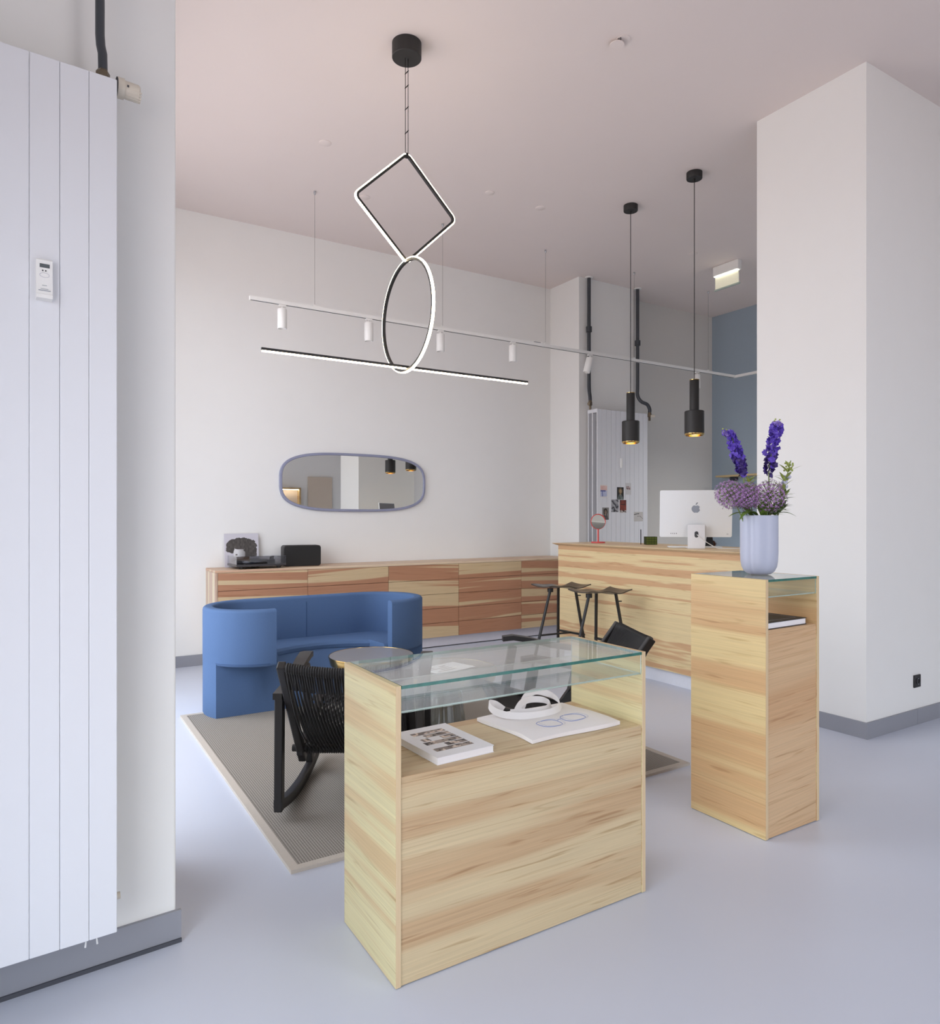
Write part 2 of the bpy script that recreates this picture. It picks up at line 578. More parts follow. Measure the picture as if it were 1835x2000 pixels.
# rug weave
def rug_mat():
    m, nt, b = new_mat('taupe_rug_weave')
    tc = nt.nodes.new('ShaderNodeTexCoord')
    mp = nt.nodes.new('ShaderNodeMapping')
    mp.inputs['Rotation'].default_value = (0, 0, R(45))
    mp.inputs['Scale'].default_value = (130, 130, 130)
    nt.links.new(tc.outputs['Object'], mp.inputs[0])
    ck = nt.nodes.new('ShaderNodeTexChecker')
    ck.inputs['Scale'].default_value = 1.0
    ck.inputs['Color1'].default_value = lin((170, 164, 156))
    ck.inputs['Color2'].default_value = lin((122, 117, 110))
    nt.links.new(mp.outputs[0], ck.inputs[0])
    nz = nt.nodes.new('ShaderNodeTexNoise')
    nz.inputs['Scale'].default_value = 300
    nt.links.new(tc.outputs['Object'], nz.inputs['Vector'])
    mr = nt.nodes.new('ShaderNodeMapRange')
    mr.inputs[3].default_value = 0.8
    mr.inputs[4].default_value = 1.2
    nt.links.new(nz.outputs['Fac'], mr.inputs[0])
    mx = nt.nodes.new('ShaderNodeMixRGB')
    mx.blend_type = 'MULTIPLY'
    mx.inputs[0].default_value = 1
    nt.links.new(ck.outputs['Color'], mx.inputs[1])
    nt.links.new(mr.outputs[0], mx.inputs[2])
    nt.links.new(mx.outputs[0], b.inputs['Base Color'])
    b.inputs['Roughness'].default_value = 0.95
    b.inputs['Specular IOR Level'].default_value = 0.1
    bp = nt.nodes.new('ShaderNodeBump')
    bp.inputs['Strength'].default_value = 0.5
    bp.inputs['Distance'].default_value = 0.002
    nt.links.new(ck.outputs['Fac'], bp.inputs['Height'])
    nt.links.new(bp.outputs[0], b.inputs['Normal'])
    return m
M_rug = rug_mat()
M_rugedge = plain('rug_border_tape', (196, 188, 178), 0.95, spec=0.1, noise=0.08, scale=250, bump=0.3, bscale=400)

# ------------------------------------------------------------------ the room
H = 4.123
YB = 6.70            # back wall
XR = 7.95            # blue wall
YN = -2.8            # wall behind the camera
XF = -0.70           # facade
struct('floor', new_box(XF - 0.3, XR + 0.2, YN - 0.2, YB + 0.2, -0.12, 0.0), M_floor)
struct('ceiling', new_box(XF - 0.3, XR + 0.2, YN - 0.2, YB + 0.2, H, H + 0.15), M_ceil)
struct('wall_back', new_box(XF - 0.3, 5.40, YB, YB + 0.2, 0, H), M_wall)
struct('wall_pillar', new_box(5.29, 6.15, 6.17, YB + 0.2, 0, H), M_wall)
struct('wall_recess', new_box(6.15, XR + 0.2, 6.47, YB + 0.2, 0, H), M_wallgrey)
struct('wall_blue', new_box(XR, XR + 0.2, 1.2, 6.47, 0, H), M_blue)
struct('wall_right', new_box(XR, XR + 0.2, YN - 0.2, 1.2, 0, H), M_wall)
bm = bmesh.new()
box(bm, XF - 0.3, FILL_WIN[0], YN - 0.2, YN, 0, H)
box(bm, FILL_WIN[1], XR, YN - 0.2, YN, 0, H)
box(bm, FILL_WIN[0], FILL_WIN[1], YN - 0.2, YN, 0, FILL_WIN[2])
box(bm, FILL_WIN[0], FILL_WIN[1], YN - 0.2, YN, FILL_WIN[3], H)
struct('wall_behind', bm, M_wall)
struct('wall_pilaster', new_box(7.30, XR, -2.8, -2.15, 0, H), M_wall)
# square column in front of the desk
struct('wall_column', new_box(4.28, 5.26, 2.34, 3.10, 0, H), M_wall)
# facade with two shop windows
bm = bmesh.new()
for (y0, y1, z0, z1, xw), (ya, yb) in zip(WIN, ((3.02, YB + 0.2), (YN - 0.2, 2.31))):
    box(bm, xw - 0.3, xw, ya, y0, 0, H)
    box(bm, xw - 0.3, xw, y1, yb, 0, H)
    box(bm, xw - 0.3, xw, y0, y1, 0, z0)
    box(bm, xw - 0.3, xw, y0, y1, z1, H)
struct('wall_left', bm, M_wall)
for i, (y0, y1, z0, z1, xw) in enumerate(WIN):
    bm = bmesh.new()
    t = 0.06
    xm = xw - 0.22
    box(bm, xm, xm + 0.06, y0, y1, z0, z0 + t)
    box(bm, xm, xm + 0.06, y0, y1, z1 - t, z1)
    box(bm, xm, xm + 0.06, y0, y0 + t, z0 + t, z1 - t)
    box(bm, xm, xm + 0.06, y1 - t, y1, z0 + t, z1 - t)
    ymid = (y0 + y1) / 2
    box(bm, xm, xm + 0.06, ymid - t / 2, ymid + t / 2, z0 + t, z1 - t)
    wf = struct('window_%d' % (i + 1), bm, M_pipe)
    for (a, b) in ((y0 + t, ymid - t / 2), (ymid + t / 2, y1 - t)):
        obj('pane', new_box(xm + 0.025, xm + 0.031, a, b, z0 + t, z1 - t), M_glass, wf)
bm = bmesh.new()
xm = (FILL_WIN[0] + FILL_WIN[1]) / 2
ya, yb, t = YN - 0.15, YN - 0.09, 0.06
box(bm, FILL_WIN[0], FILL_WIN[1], ya, yb, FILL_WIN[2], FILL_WIN[2] + t)
box(bm, FILL_WIN[0], FILL_WIN[1], ya, yb, FILL_WIN[3] - t, FILL_WIN[3])
box(bm, FILL_WIN[0], FILL_WIN[0] + t, ya, yb, FILL_WIN[2] + t, FILL_WIN[3] - t)
box(bm, FILL_WIN[1] - t, FILL_WIN[1], ya, yb, FILL_WIN[2] + t, FILL_WIN[3] - t)
box(bm, xm - t / 2, xm + t / 2, ya, yb, FILL_WIN[2] + t, FILL_WIN[3] - t)
wf = struct('window_3', bm, M_pipe)  # added window, out of view, brings extra daylight onto the front faces
for (a, b) in ((FILL_WIN[0] + t, xm - t / 2), (xm + t / 2, FILL_WIN[1] - t)):
    obj('pane', new_box(a, b, ya + 0.025, ya + 0.031, FILL_WIN[2] + t, FILL_WIN[3] - t), M_glass, wf)
# facade pier with the near radiator: its face is turned by 3.8 degrees
TH = R(3.8)
ex = Vector((math.cos(TH), math.sin(TH), 0))
en = Vector((math.sin(TH), -math.cos(TH), 0))       # towards the camera side
PC = Vector((0.371, 2.383, 0))
PL = PC - ex * 1.08
bm = bmesh.new()
prism(bm, [(PL.x, PL.y), (PC.x, PC.y), (PC.x - 0.02, 3.02), (PL.x, 3.02)], 0, H)
bmesh.ops.bevel(bm, geom=[e for e in bm.edges if abs(e.verts[0].co.z - e.verts[1].co.z) > 1], offset=0.006, segments=2, affect='EDGES', profile=0.5)
struct('wall_pier', bm, M_wall)

# skirtings
def skirting(name, a, b, side, h=0.10, t=0.012, seal=False):
    a = Vector((a[0], a[1], 0)); b = Vector((b[0], b[1], 0)); s = Vector((side[0], side[1], 0))
    bm = bmesh.new()
    prism(bm, [tuple(p[:2]) for p in (a, b, b + s * t, a + s * t)], 0.0, h)
    o = struct(name, bm, M_base)
    if seal:
        bm = bmesh.new()
        prism(bm, [tuple(p[:2]) for p in (a + s * t, b + s * t, b + s * (t + 0.006), a + s * (t + 0.006))], 0.0, 0.012)
        obj('joint_seal', bm, M_seal, o)
    return o
pa = PL; pb = PC + ex * 0.014
skirting('baseboard_pier', (pa.x, pa.y), (pb.x, pb.y), (en.x, en.y), seal=True)
skirting('baseboard_back', (0.2, YB), (1.285, YB), (0, -1))
skirting('baseboard_column_left', (4.28, 2.327), (4.28, 3.10), (-1, 0))
skirting('baseboard_column_front', (4.2805, 2.34), (4.86, 2.34), (0, -1))
skirting('baseboard_column_end', (4.863, 2.34), (5.26, 2.34), (0, -1))
skirting('baseboard_behind', (XF, YN), (7.30, YN), (0, 1), h=0.09)
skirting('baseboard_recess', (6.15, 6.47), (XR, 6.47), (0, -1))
skirting('baseboard_pillar', (5.29, 6.17), (6.15, 6.17), (0, -1))
skirting('baseboard_blue', (XR, 1.2), (XR, 6.455), (-1, 0))

# ------------------------------------------------------------------ low display case
T = 0.018
def display_case(name, label, x0, x1, y0, y1, ztop, zshelf, tray, Ws, Wf, Wi):
    w = x1 - x0; d = y1 - y0
    t = thing(name, label, 'display case', (x0, y0, 0))
    obj('side_panel', new_box(0, T, 0, d, 0.002, ztop, bev=0.0008, edge={2: 1, 3: 1}), [Ws, P_x], t)
    obj('side_panel', new_box(w - T, w, 0, d, 0.002, ztop, bev=0.0008, edge={2: 1, 3: 1}), [Ws, P_x], t)
    obj('front_panel', new_box(T + 0.001, w - T - 0.001, 0.003, 0.003 + T, 0.004, zshelf - T), Wf, t)
    obj('shelf', new_box(T + 0.001, w - T - 0.001, 0.003, d - 0.004, zshelf - T, zshelf, bev=0.0008), Wf, t)
    obj('back_panel', new_box(T + 0.001, w - T - 0.001, d - T - 0.004, d - 0.004, 0.004, zshelf - T), Wf, t)
    # shallow glass box under the flush glass top
    g = T + 0.0015
    obj('glass_top', new_box(g, w - g, 0.0, d, ztop - 0.010, ztop, edge={2: 1, 3: 1, 4: 1, 5: 1}), [M_glass, M_edge], t)
    zb = ztop - tray
    obj('glass_bottom', new_box(g, w - g, 0.010, d - 0.010, zb, zb + 0.004, edge={2: 1, 3: 1, 4: 1, 5: 1}), [M_glass, M_edgepale], t)
    obj('glass_front', new_box(g, w - g, 0.003, 0.007, zb, ztop - 0.0105, edge={0: 1, 4: 1, 5: 1}), [M_glass, M_edgepale], t)
    obj('glass_back', new_box(g, w - g, d - 0.007, d - 0.003, zb, ztop - 0.0105, edge={0: 1, 4: 1, 5: 1}), [M_glass, M_edgepale], t)
    return t
display_case('display_case', 'low wide pale wood display case with a glass top, holding book and bag', 0.865, 1.858, 1.803, 2.195, 0.866, 0.602, 0.080, W_low_side, W_low_front, W_low_front)
display_case('display_case', 'tall narrow wooden display case carrying the flower vase', 2.573, 2.952, 1.822, 2.213, 1.088, 0.876, 0.076, W_tall_side, W_tall_front, W_tall_front)

# ------------------------------------------------------------------ reception desk
t = thing('reception_desk', 'long pale wood reception desk behind the bar stools', 'desk', (4.29, 3.12, 0))
obj('front_panel', new_box(0, 0.03, 0, 2.19, 0.115, 1.078), W_desk, t)
obj('end_panel', new_box(0.03, 0.62, 2.16, 2.19, 0.115, 1.078), W_desktop, t)
obj('back_panel', new_box(0.60, 0.62, 0, 2.16, 0.115, 1.0), W_desktop, t)
obj('plinth', new_box(0.045, 0.58, 0, 2.15, 0.0, 0.115), plain('white_plinth', (226, 228, 236), 0.5), t)
bm = bmesh.new()          # worktop with an undercut edge
for (z, o_) in ((1.078, 0.0), (1.094, 0.038), (1.100, 0.040)):
    pass
lay = [(1.078, 0.006), (1.094, 0.040), (1.100, 0.042)]
rings = []
for (z, o_) in lay:
    rings.append([bm.verts.new(p) for p in ((-o_, 0.0, z), (0.68, 0.0, z), (0.68, 2.19 + o_, z), (-o_, 2.19 + o_, z))])
bm.faces.new(rings[0]); bm.faces.new(rings[-1])
for a, b in zip(rings, rings[1:]):
    for i in range(4):
        j = (i + 1) % 4
        bm.faces.new((a[i], a[j], b[j], b[i]))
obj('worktop', bm, W_desktop, t)

# ------------------------------------------------------------------ sideboard: five drawer cabinets under one top
XS = [1.32, 2.124, 2.946, 3.755, 4.568, 5.26]
ZR = [0.107, 0.256, 0.405, 0.554, 0.703, 0.852]
cab_names = ['drawer cabinet at the left end of the striped sideboard, under the turntable',
             'second drawer cabinet from the left of the striped sideboard, behind the sofa',
             'third drawer cabinet from the left, under the right end of the wall mirror',
             'fourth drawer cabinet from the left, left of the bar stools',
             'rightmost drawer cabinet of the sideboard, beside the reception desk']
M_carc = plain('dark_carcass_gap', (96, 70, 52), 0.7)
M_toe = plain('white_toe_kick', (214, 212, 220), 0.5)
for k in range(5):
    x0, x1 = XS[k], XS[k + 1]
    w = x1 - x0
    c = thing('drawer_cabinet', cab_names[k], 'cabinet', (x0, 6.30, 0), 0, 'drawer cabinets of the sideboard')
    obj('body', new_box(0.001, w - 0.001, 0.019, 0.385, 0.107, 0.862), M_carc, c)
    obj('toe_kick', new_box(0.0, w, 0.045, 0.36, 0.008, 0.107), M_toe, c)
    obj('floor_gap_shade', new_box(0.0, w, 0.042, 0.36, 0.0, 0.008), M_black, c)  # black strip standing in for the shade in the gap at the floor
    for r in range(5):
        obj('drawer', new_box(0.0016, w - 0.0016, 0.0, 0.018, ZR[r] + 0.0018, ZR[r + 1] - 0.0018 if r < 4 else 0.861, bev=0.0008), W_side[k], c)
    if k == 0:
        obj('end_panel', new_box(-0.022, -0.001, -0.002, 0.395, 0.0, 0.862, bev=0.001), W_sideend, c)
o = obj('sideboard_top', new_box(XS[0] - 0.022, XS[-1], 6.297, 6.698, 0.863, 0.885, bev=0.001), W_sidetop)
tag(o, 'long pale wooden top running over the row of drawer cabinets', 'worktop')

# ------------------------------------------------------------------ rug
t = thing('rug', 'taupe woven rug with a pale border under the sofa and tables', 'rug', (1.91, 3.81, 0))
obj('field', new_box(-1.065, 1.065, -1.18, 1.18, 0.0, 0.011), M_rug, t)
bm = bmesh.new()
for (a, b, c, d) in ((-1.10, 1.10, -1.215, -1.18), (-1.10, 1.10, 1.18, 1.215), (-1.10, -1.065, -1.18, 1.18), (1.065, 1.10, -1.18, 1.18)):
    box(bm, a, b, c, d, 0.0, 0.014)
obj('border', bm, M_rugedge, t)
RZ = 0.0115            # top of the rug

# ------------------------------------------------------------------ sofa
SX0, SX1, SYC, SR = 1.318, 2.223, 4.995, 0.365
ZT = 0.736
def c_path(r, n=22, ext=0.03):
    pts = []
    pts.append((SX0 + ext, SYC - r))
    for i in range(n + 1):
        a = -PI / 2 - PI * i / n
        pts.append((SX0 + r * math.cos(a), SYC + r * math.sin(a)))
    for i in range(1, 8):
        pts.append((SX0 + (SX1 - SX0) * i / 8, SYC + r))
    for i in range(n + 1):
        a = PI / 2 - PI * i / n
        pts.append((SX1 + r * math.cos(a), SYC + r * math.sin(a)))
    pts.append((SX1 - ext, SYC - r))
    return pts
def c_norm(n=22):
    out = [(0, -1)]
    for i in range(n + 1):
        a = -PI / 2 - PI * i / n
        out.append((math.cos(a), math.sin(a)))
    for i in range(1, 8):
        out.append((0, 1))
    for i in range(n + 1):
        a = PI / 2 - PI * i / n
        out.append((math.cos(a), math.sin(a)))
    out.append((0, -1))
    return out
sofa = thing('sofa', 'blue fabric two-seat sofa with curved wraparound back', 'sofa', (0, 0, RZ))
path = c_path(SR); nor = c_norm()
th = 0.075; rr = 0.022
def rrect(a0, a1, b0, b1, r, n=4):
    p = []
    for (ca, cb, s) in ((a1 - r, b1 - r, 0), (a0 + r, b1 - r, 90), (a0 + r, b0 + r, 180), (a1 - r, b0 + r, 270)):
        for i in range(n + 1):
            an = R(s + 90 * i / n)
            p.append((ca + r * math.cos(an), cb + r * math.sin(an)))
    return p
bm = bmesh.new()
prof = rrect(-th, 0.0, 0.345, ZT - RZ, rr)
sweep(bm, [(p[0], p[1], 0) for p in path], [(n[0], n[1], 0) for n in nor], (0, 0, 1), prof, closed=False)
obj('backrest', bm, M_sofa, sofa, smooth=True)
YFB = 4.82            # foot of the front
def seat_front(x):    # concave front line of the seat
    u = (x - 1.77) / 0.53
    return 5.02 - 0.24 * min(1.0, u * u)
# base: follows the shell, cut off flat in front at the floor, drawn back under the seat
bm = bmesh.new()
outer = [p for p in c_path(SR - 0.001, 30, 0.0) if p[1] > YFB + 0.004]
dxb = math.sqrt((SR - 0.001) ** 2 - (YFB - SYC) ** 2)
outer = [(SX0 - dxb, YFB)] + outer + [(SX1 + dxb, YFB)]
NF = 24
xa, xb = outer[-1][0], outer[0][0]
front_lo = [(xa + (xb - xa) * i / NF, YFB) for i in range(1, NF)]
front_hi = [(p[0], max(YFB, min(5.05, seat_front(p[0]) + 0.03))) for p in front_lo]
lo = [bm.verts.new((p[0], p[1], 0)) for p in outer + front_lo]
m1 = [bm.verts.new((p[0], p[1], 0.10)) for p in outer + front_lo]
hi = [bm.verts.new((p[0], p[1], 0.372)) for p in outer + front_hi]
bm.faces.new(lo[::-1]); bm.faces.new(hi)
for A, B in ((lo, m1), (m1, hi)):
    for i in range(len(A)):
        j = (i + 1) % len(A)
        bm.faces.new((A[i], A[j], B[j], B[i]))
bmesh.ops.remove_doubles(bm, verts=bm.verts[:], dist=0.0004)
obj('base', bm, M_sofa, sofa, smooth=True)
# seat cushion
bm = bmesh.new()
inner = [p for p in c_path(SR - th + 0.012, 30, 0.06)]
NS = 30
xs0, xs1 = inner[-1][0], inner[0][0]
fr = [(xs0 + (xs1 - xs0) * (i + 1) / (NS + 1), 0) for i in range(NS)]
fr = [(p[0], seat_front(p[0])) for p in fr]
poly = inner + fr
def ring(z, inset):
    out = []
    for k, p in enumerate(poly):
        if k >= len(inner):
            out.append(bm.verts.new((p[0], p[1] + inset, z)))
        else:
            out.append(bm.verts.new((p[0], p[1] + (inset if k in (0, len(inner) - 1) else 0), z)))
    return out
rg = [ring(0.335, 0.05), ring(0.355, 0.008), ring(0.38, 0.0), ring(0.398, 0.010), ring(0.406, 0.03)]
bm.faces.new(rg[0][::-1]); bm.faces.new(rg[-1])
for A, B in zip(rg, rg[1:]):
    for i in range(len(A)):
        j = (i + 1) % len(A)
        bm.faces.new((A[i], A[j], B[j], B[i]))
obj('seat', bm, M_sofa, sofa, smooth=True)
# welt seams
M_seam = plain('blue_seam', (52, 80, 122), 0.9)
obj('seam', new_tube([(1.77, SYC + SR - th - 0.0015, 0.41), (1.77, SYC + SR - th - 0.0015, 0.68)], 0.0016, 5), M_seam, sofa)
obj('seam', new_tube([(SX0 + SR * 0 + (SR + 0.0005) * math.cos(a), SYC + (SR + 0.0005) * math.sin(a), 0.366) for a in [R(-92 - 4 * i) for i in range(16)]], 0.0016, 5), M_seam, sofa)

# ------------------------------------------------------------------ round tables
def bell_table(label, x, y, r, ztop):
    t = thing('round_table', label, 'table', (x, y, RZ), 0, 'round tables on the rug')
    z = ztop - RZ
    obj('table_top', lathe(bmesh.new(), [(0, z - 0.006), (r - 0.004, z - 0.006), (r - 0.004, z), (0, z)], 64), plain('grey_glossy_top', (150, 146, 142), 0.12, spec=0.7, noise=0.01), t, smooth=True)
    obj('rim', lathe(bmesh.new(), [(r - 0.004, z + 0.002), (r, z + 0.002), (r + 0.001, z - 0.004), (r - 0.012, z - 0.055), (r * 0.62, z - 0.085), (0.085, z - 0.10), (0.080, z - 0.098), (r * 0.60, z - 0.080), (r - 0.018, z - 0.052), (r - 0.004, z - 0.006)], 64, close=True), M_brassdull if r > 0.3 else M_brass, t, smooth=True)
    n = 64
    bm = bmesh.new()
    prof = [(0.078, z - 0.10), (0.100, z - 0.118), (0.112, z - 0.150), (0.118, z - 0.21), (0.128, z - 0.29), (0.140, 0.0)]
    inner_ = [(p[0] - 0.006, p[1]) for p in prof][::-1]
    lathe(bm, prof, n)
    for v in bm.verts:                       # moulded ribs in the glass
        a = math.atan2(v.co.y, v.co.x)
        k = 1.0 + 0.018 * math.cos(16 * a) * (1 if v.co.z < z - 0.12 else 0)
        v.co.x *= k; v.co.y *= k
    obj('glass_base', bm, M_smoke, t, smooth=True)
    return t
bell_table('smaller round table with a polished brass rim, nearest the blue sofa', 1.90, 4.335, 0.283, 0.425)
bell_table('larger round table seen through the glass case, with a leaflet on top', 2.10, 3.70, 0.325, 0.425)
# leaflet
nzp = val_noise(3)
def leaflet(u, v):
    if 0.12 < u < 0.62 and 0.18 < v < 0.80:
        n = nzp(u * 14, v * 6)
        row = (v * 6) % 1.0
        if 0.15 < row < 0.85 and nzp(u * 5 + 3, int(v * 6) * 3.7) > 0.35:
            return mixc((120, 110, 100), (214, 206, 198), n)
    return (240, 240, 242)
t = thing('leaflet', 'white printed leaflet lying on the larger round table', 'leaflet', (2.12, 3.70, 0.4275), R(14))
sheet('printed_face', 0.30, 0.20, 36, 24, leaflet, M_print, t, Matrix.Translation((0, 0, 0.0016)))
obj('sheet_body', new_box(-0.15, 0.15, -0.10, 0.10, 0.0, 0.0014), M_paper, t)

# ------------------------------------------------------------------ rocking chairs
def arc_pts(n=17, y0=-0.02, y1=0.80, c=0.39, rad=1.55, z=0.022):
    out = []
    for i in range(n):
        y = y0 + (y1 - y0) * i / (n - 1)
        out.append((y, z + rad - math.sqrt(rad * rad - (y - c) ** 2)))
    return out
def rocking_chair(label):
    t = thing('rocking_chair', label, 'chair', (0, 0, 0), 0, 'rocking chairs on the rug')
    for s in (-1, 1):
        x = 0.31 * s
        ap = arc_pts()
        bm = bmesh.new()
        sweep(bm, [(x, y, z) for (y, z) in ap], [(0, -(y - 0.39) / 1.55 * 0, 1) for (y, z) in ap], (1, 0, 0), rrect(-0.022, 0.026, -0.019, 0.019, 0.006, 2), closed=False)
        obj('rocker', bm, M_blackwood, t, smooth=True)
        obj('rear_leg', new_beam((x, 0.0, 0.045), (x, 0.012, 0.56), 0.036, 0.046, up=(0, 1, 0), bev=0.004), M_blackwood, t)
        obj('front_leg', new_beam((x, 0.60, 0.035), (x, 0.50, 0.585), 0.034, 0.05, up=(0, 1, 0), bev=0.004), M_blackwood, t)
        bm = bmesh.new()                       # arm: a plank that widens and rises to the front
        pr = [(-0.03, 0.555, 0.040), (0.12, 0.562, 0.046), (0.27, 0.585, 0.054), (0.40, 0.618, 0.062), (0.50, 0.635, 0.062), (0.56, 0.628, 0.05)]
        sweep(bm, [(x, y, z) for (y, z, w) in pr], [(0, 0, 1)] * len(pr), (1, 0, 0), rrect(-0.014, 0.014, -0.5, 0.5, 0.006, 2), closed=False)
        k = len(rrect(-0.014, 0.014, -0.5, 0.5, 0.006, 2))
        bm.verts.ensure_lookup_table()
        for i, (y, z, w) in enumerate(pr):
            for q in range(k):
                v = bm.verts[i * k + q]
                v.co.x = x + (v.co.x - x) * w
        obj('armrest', bm, M_blackwood, t, smooth=True)
        xu = 0.268 * s
        obj('back_upright', new_beam((xu, 0.265, 0.185), (xu, -0.125, 0.715), 0.036, 0.042, up=(0, 1, 0), bev=0.006), M_blackwood, t)
        obj('seat_rail', new_beam((xu, 0.20, 0.235), (xu, 0.68, 0.375), 0.034, 0.044, bev=0.005), M_blackwood, t)
    obj('top_rail', new_tube([(-0.26 + 0.52 * i / 8, -0.118 - 0.03 * math.cos(PI * (i / 8 - 0.5)) + 0.0, 0.700 - 0.018 * math.cos(PI * (i / 8 - 0.5))) for i in range(9)], 0.016, 10), M_blackwood, t, smooth=True)
    obj('lower_rail', new_tube([(-0.31, 0.235, 0.245), (0.31, 0.235, 0.245)], 0.017, 10), M_blackwood, t, smooth=True)
    obj('front_rail', new_tube([(-0.31, 0.665, 0.372), (0.31, 0.665, 0.372)], 0.017, 10), M_blackwood, t, smooth=True)
    # woven cord: two layers of strands, wrapped round the rails
    def strands(a, b, sag, n, slant, lift, rad=0.0042):
        bm = bmesh.new()
        a = Vector(a); b = Vector(b)
        d = (b - a)
        nrm = d.cross(Vector((1, 0, 0))).normalized()
        if nrm.z < 0: nrm = -nrm
        for i in range(n):
            x0 = -0.245 + 0.49 * i / (n - 1)
            x1 = max(-0.245, min(0.245, x0 + slant))
            pts = []
            for j in range(9):
                f = j / 8
                bow = math.cos(PI * (x0 / 0.52)) * 0.02
                p = a + d * f + nrm * (lift - sag * math.sin(PI * f)) + Vector((x0 * (1 - f) + x1 * f, 0, 0))
                p += Vector((0, -bow * (1 - f), -bow * 0.6 * (1 - f))) if abs(a.z - 0.70) < 0.02 else Vector((0, 0, 0))
                pts.append(p)
            tube(bm, pts, rad, 5)
        return bm
    o = obj('back_cords', strands((0, -0.118, 0.700), (0, 0.235, 0.245), 0.035, 34, 0.03, 0.016), M_cord, t, smooth=True)
    tag(o, kind='stuff')
    o = obj('back_cords', strands((0, -0.118, 0.700), (0, 0.235, 0.245), 0.05, 34, 0.03, -0.014), M_cord, t, smooth=True)
    tag(o, kind='stuff')
    o = obj('seat_cords', strands((0, 0.235, 0.245), (0, 0.665, 0.372), 0.03, 40, 0.02, 0.016), M_cord, t, smooth=True)
    tag(o, kind='stuff')
    o = obj('seat_cords', strands((0, 0.235, 0.245), (0, 0.665, 0.372), 0.03, 40, -0.02, -0.015), M_cord, t, smooth=True)
    tag(o, kind='stuff')
    bm = bmesh.new()
    for i in range(46):
        x = -0.24 + 0.48 * i / 45
        bow = math.cos(PI * (x / 0.52))
        c = Vector((x, -0.118 - 0.03 * bow, 0.700 - 0.018 * bow))
        tube(bm, [c + Vector((0, 0.0205 * math.cos(a), 0.0205 * math.sin(a))) for a in [2 * PI * k / 10 for k in range(10)]], 0.0048, 5, closed=True)
        # the wrap runs down the back as a dense band
        tube(bm, [c + Vector((0, -0.018, -0.004)), c + Vector((0, 0.012, -0.055)), c + Vector((0, 0.045, -0.10))], 0.0046, 5)
    for i in range(46):
        x = -0.24 + 0.48 * i / 45
        c = Vector((x, 0.235, 0.245))
        tube(bm, [c + Vector((0, 0.021 * math.cos(a), 0.021 * math.sin(a))) for a in [2 * PI * k / 10 for k in range(10)]], 0.0048, 5, closed=True)
        c = Vector((x, 0.665, 0.372))
        tube(bm, [c + Vector((0, 0.021 * math.cos(a), 0.021 * math.sin(a))) for a in [2 * PI * k / 10 for k in range(10)]], 0.0048, 5, closed=True)
    o = obj('cord_wrapping', bm, M_cord, t, smooth=True)
    tag(o, kind='stuff')
    return t
ch1 = rocking_chair('black rocking chair with cord weave, its back to the low display case')
ch1.location = (1.163, 2.89, RZ)
ch1.rotation_euler = (0, 0, R(-31.72))
copy_thing(ch1, (2.677, 2.848, RZ), R(58.28 + 6), 'black rocking chair with cord weave, on the right beside the bar stools', 'rocking chairs on the rug')

# ------------------------------------------------------------------ bar stools
def stool_seat_z(u):        # wave along the depth of the seat
    return 0.012 * math.sin(2 * PI * (u * 0.95 + 0.10)) + 0.006 * math.cos(2 * PI * u * 2)
def bar_stool(label, x, y):
    t = thing('bar_stool', label, 'stool', (x, y, 0), 0, 'bar stools at the desk')
    bm = bmesh.new()
    nx, ny = 20, 8
    top = []; bot = []
    for j in range(ny + 1):
        v = j / ny - 0.5
        rt_ = []; rb = []
        for i in range(nx + 1):
            u = i / nx
            px = -0.23 + 0.46 * u
            py = v * (0.26 - 0.03 * math.cos(PI * (u - 0.5)))
            z = 0.742 + stool_seat_z(u) + 0.012 * (2 * v) ** 2
            rt_.append(bm.verts.new((px, py, z)))
            rb.append(bm.verts.new((px, py, z - 0.009)))
        top.append(rt_); bot.append(rb)
    for j in range(ny):
        for i in range(nx):
            bm.faces.new((top[j][i], top[j][i + 1], top[j + 1][i + 1], top[j + 1][i]))
            bm.faces.new((bot[j][i], bot[j + 1][i], bot[j + 1][i + 1], bot[j][i + 1]))
    for j in range(ny):
        bm.faces.new((top[j][0], top[j + 1][0], bot[j + 1][0], bot[j][0]))
        bm.faces.new((top[j][nx], bot[j][nx], bot[j + 1][nx], top[j + 1][nx]))
    for i in range(nx):
        bm.faces.new((top[0][i], bot[0][i], bot[0][i + 1], top[0][i + 1]))
        bm.faces.new((top[ny][i], top[ny][i + 1], bot[ny][i + 1], bot[ny][i]))
    obj('seat', bm, plain('black_brown_seat', (66, 60, 56), 0.32, noise=0.06, spec=0.6), t, smooth=True)
    l = obj('leg', new_tube([(-0.11, 0.01, 0.725), (-0.345, -0.015, 0.0)], 0.0125, 12), M_black, t, smooth=True)
    obj('leg', new_beam((0.07, 0.125, 0.735), (0.085, 0.150, 0.0), 0.018, 0.018, up=(0, 1, 0)), M_black, t)
    obj('leg', new_beam((0.07, -0.105, 0.735), (0.13, -0.225, 0.0), 0.018, 0.018, up=(0, 1, 0)), M_black, t)
    obj('bracket', lathe(bmesh.new(), [(0, 0.700), (0.026, 0.700), (0.026, 0.732), (0, 0.732)], 16, c=(-0.112, 0.01, 0)), M_black, t, smooth=True)
    obj('bolt', new_tube([(0.075, -0.118, 0.672), (0.115, -0.125, 0.670)], 0.005, 8), M_black, t)
    obj('footrest', new_beam((0.080, 0.148, 0.335), (0.108, -0.176, 0.335), 0.030, 0.016, bev=0.002), M_black, t)
    obj('stretcher', new_beam((-0.236, -0.004, 0.335), (0.09, -0.02, 0.335), 0.014, 0.014), M_black, t)
    return t
st = bar_stool('black metal bar stool with wavy seat, left of the pair at the desk', 3.89, 4.775)
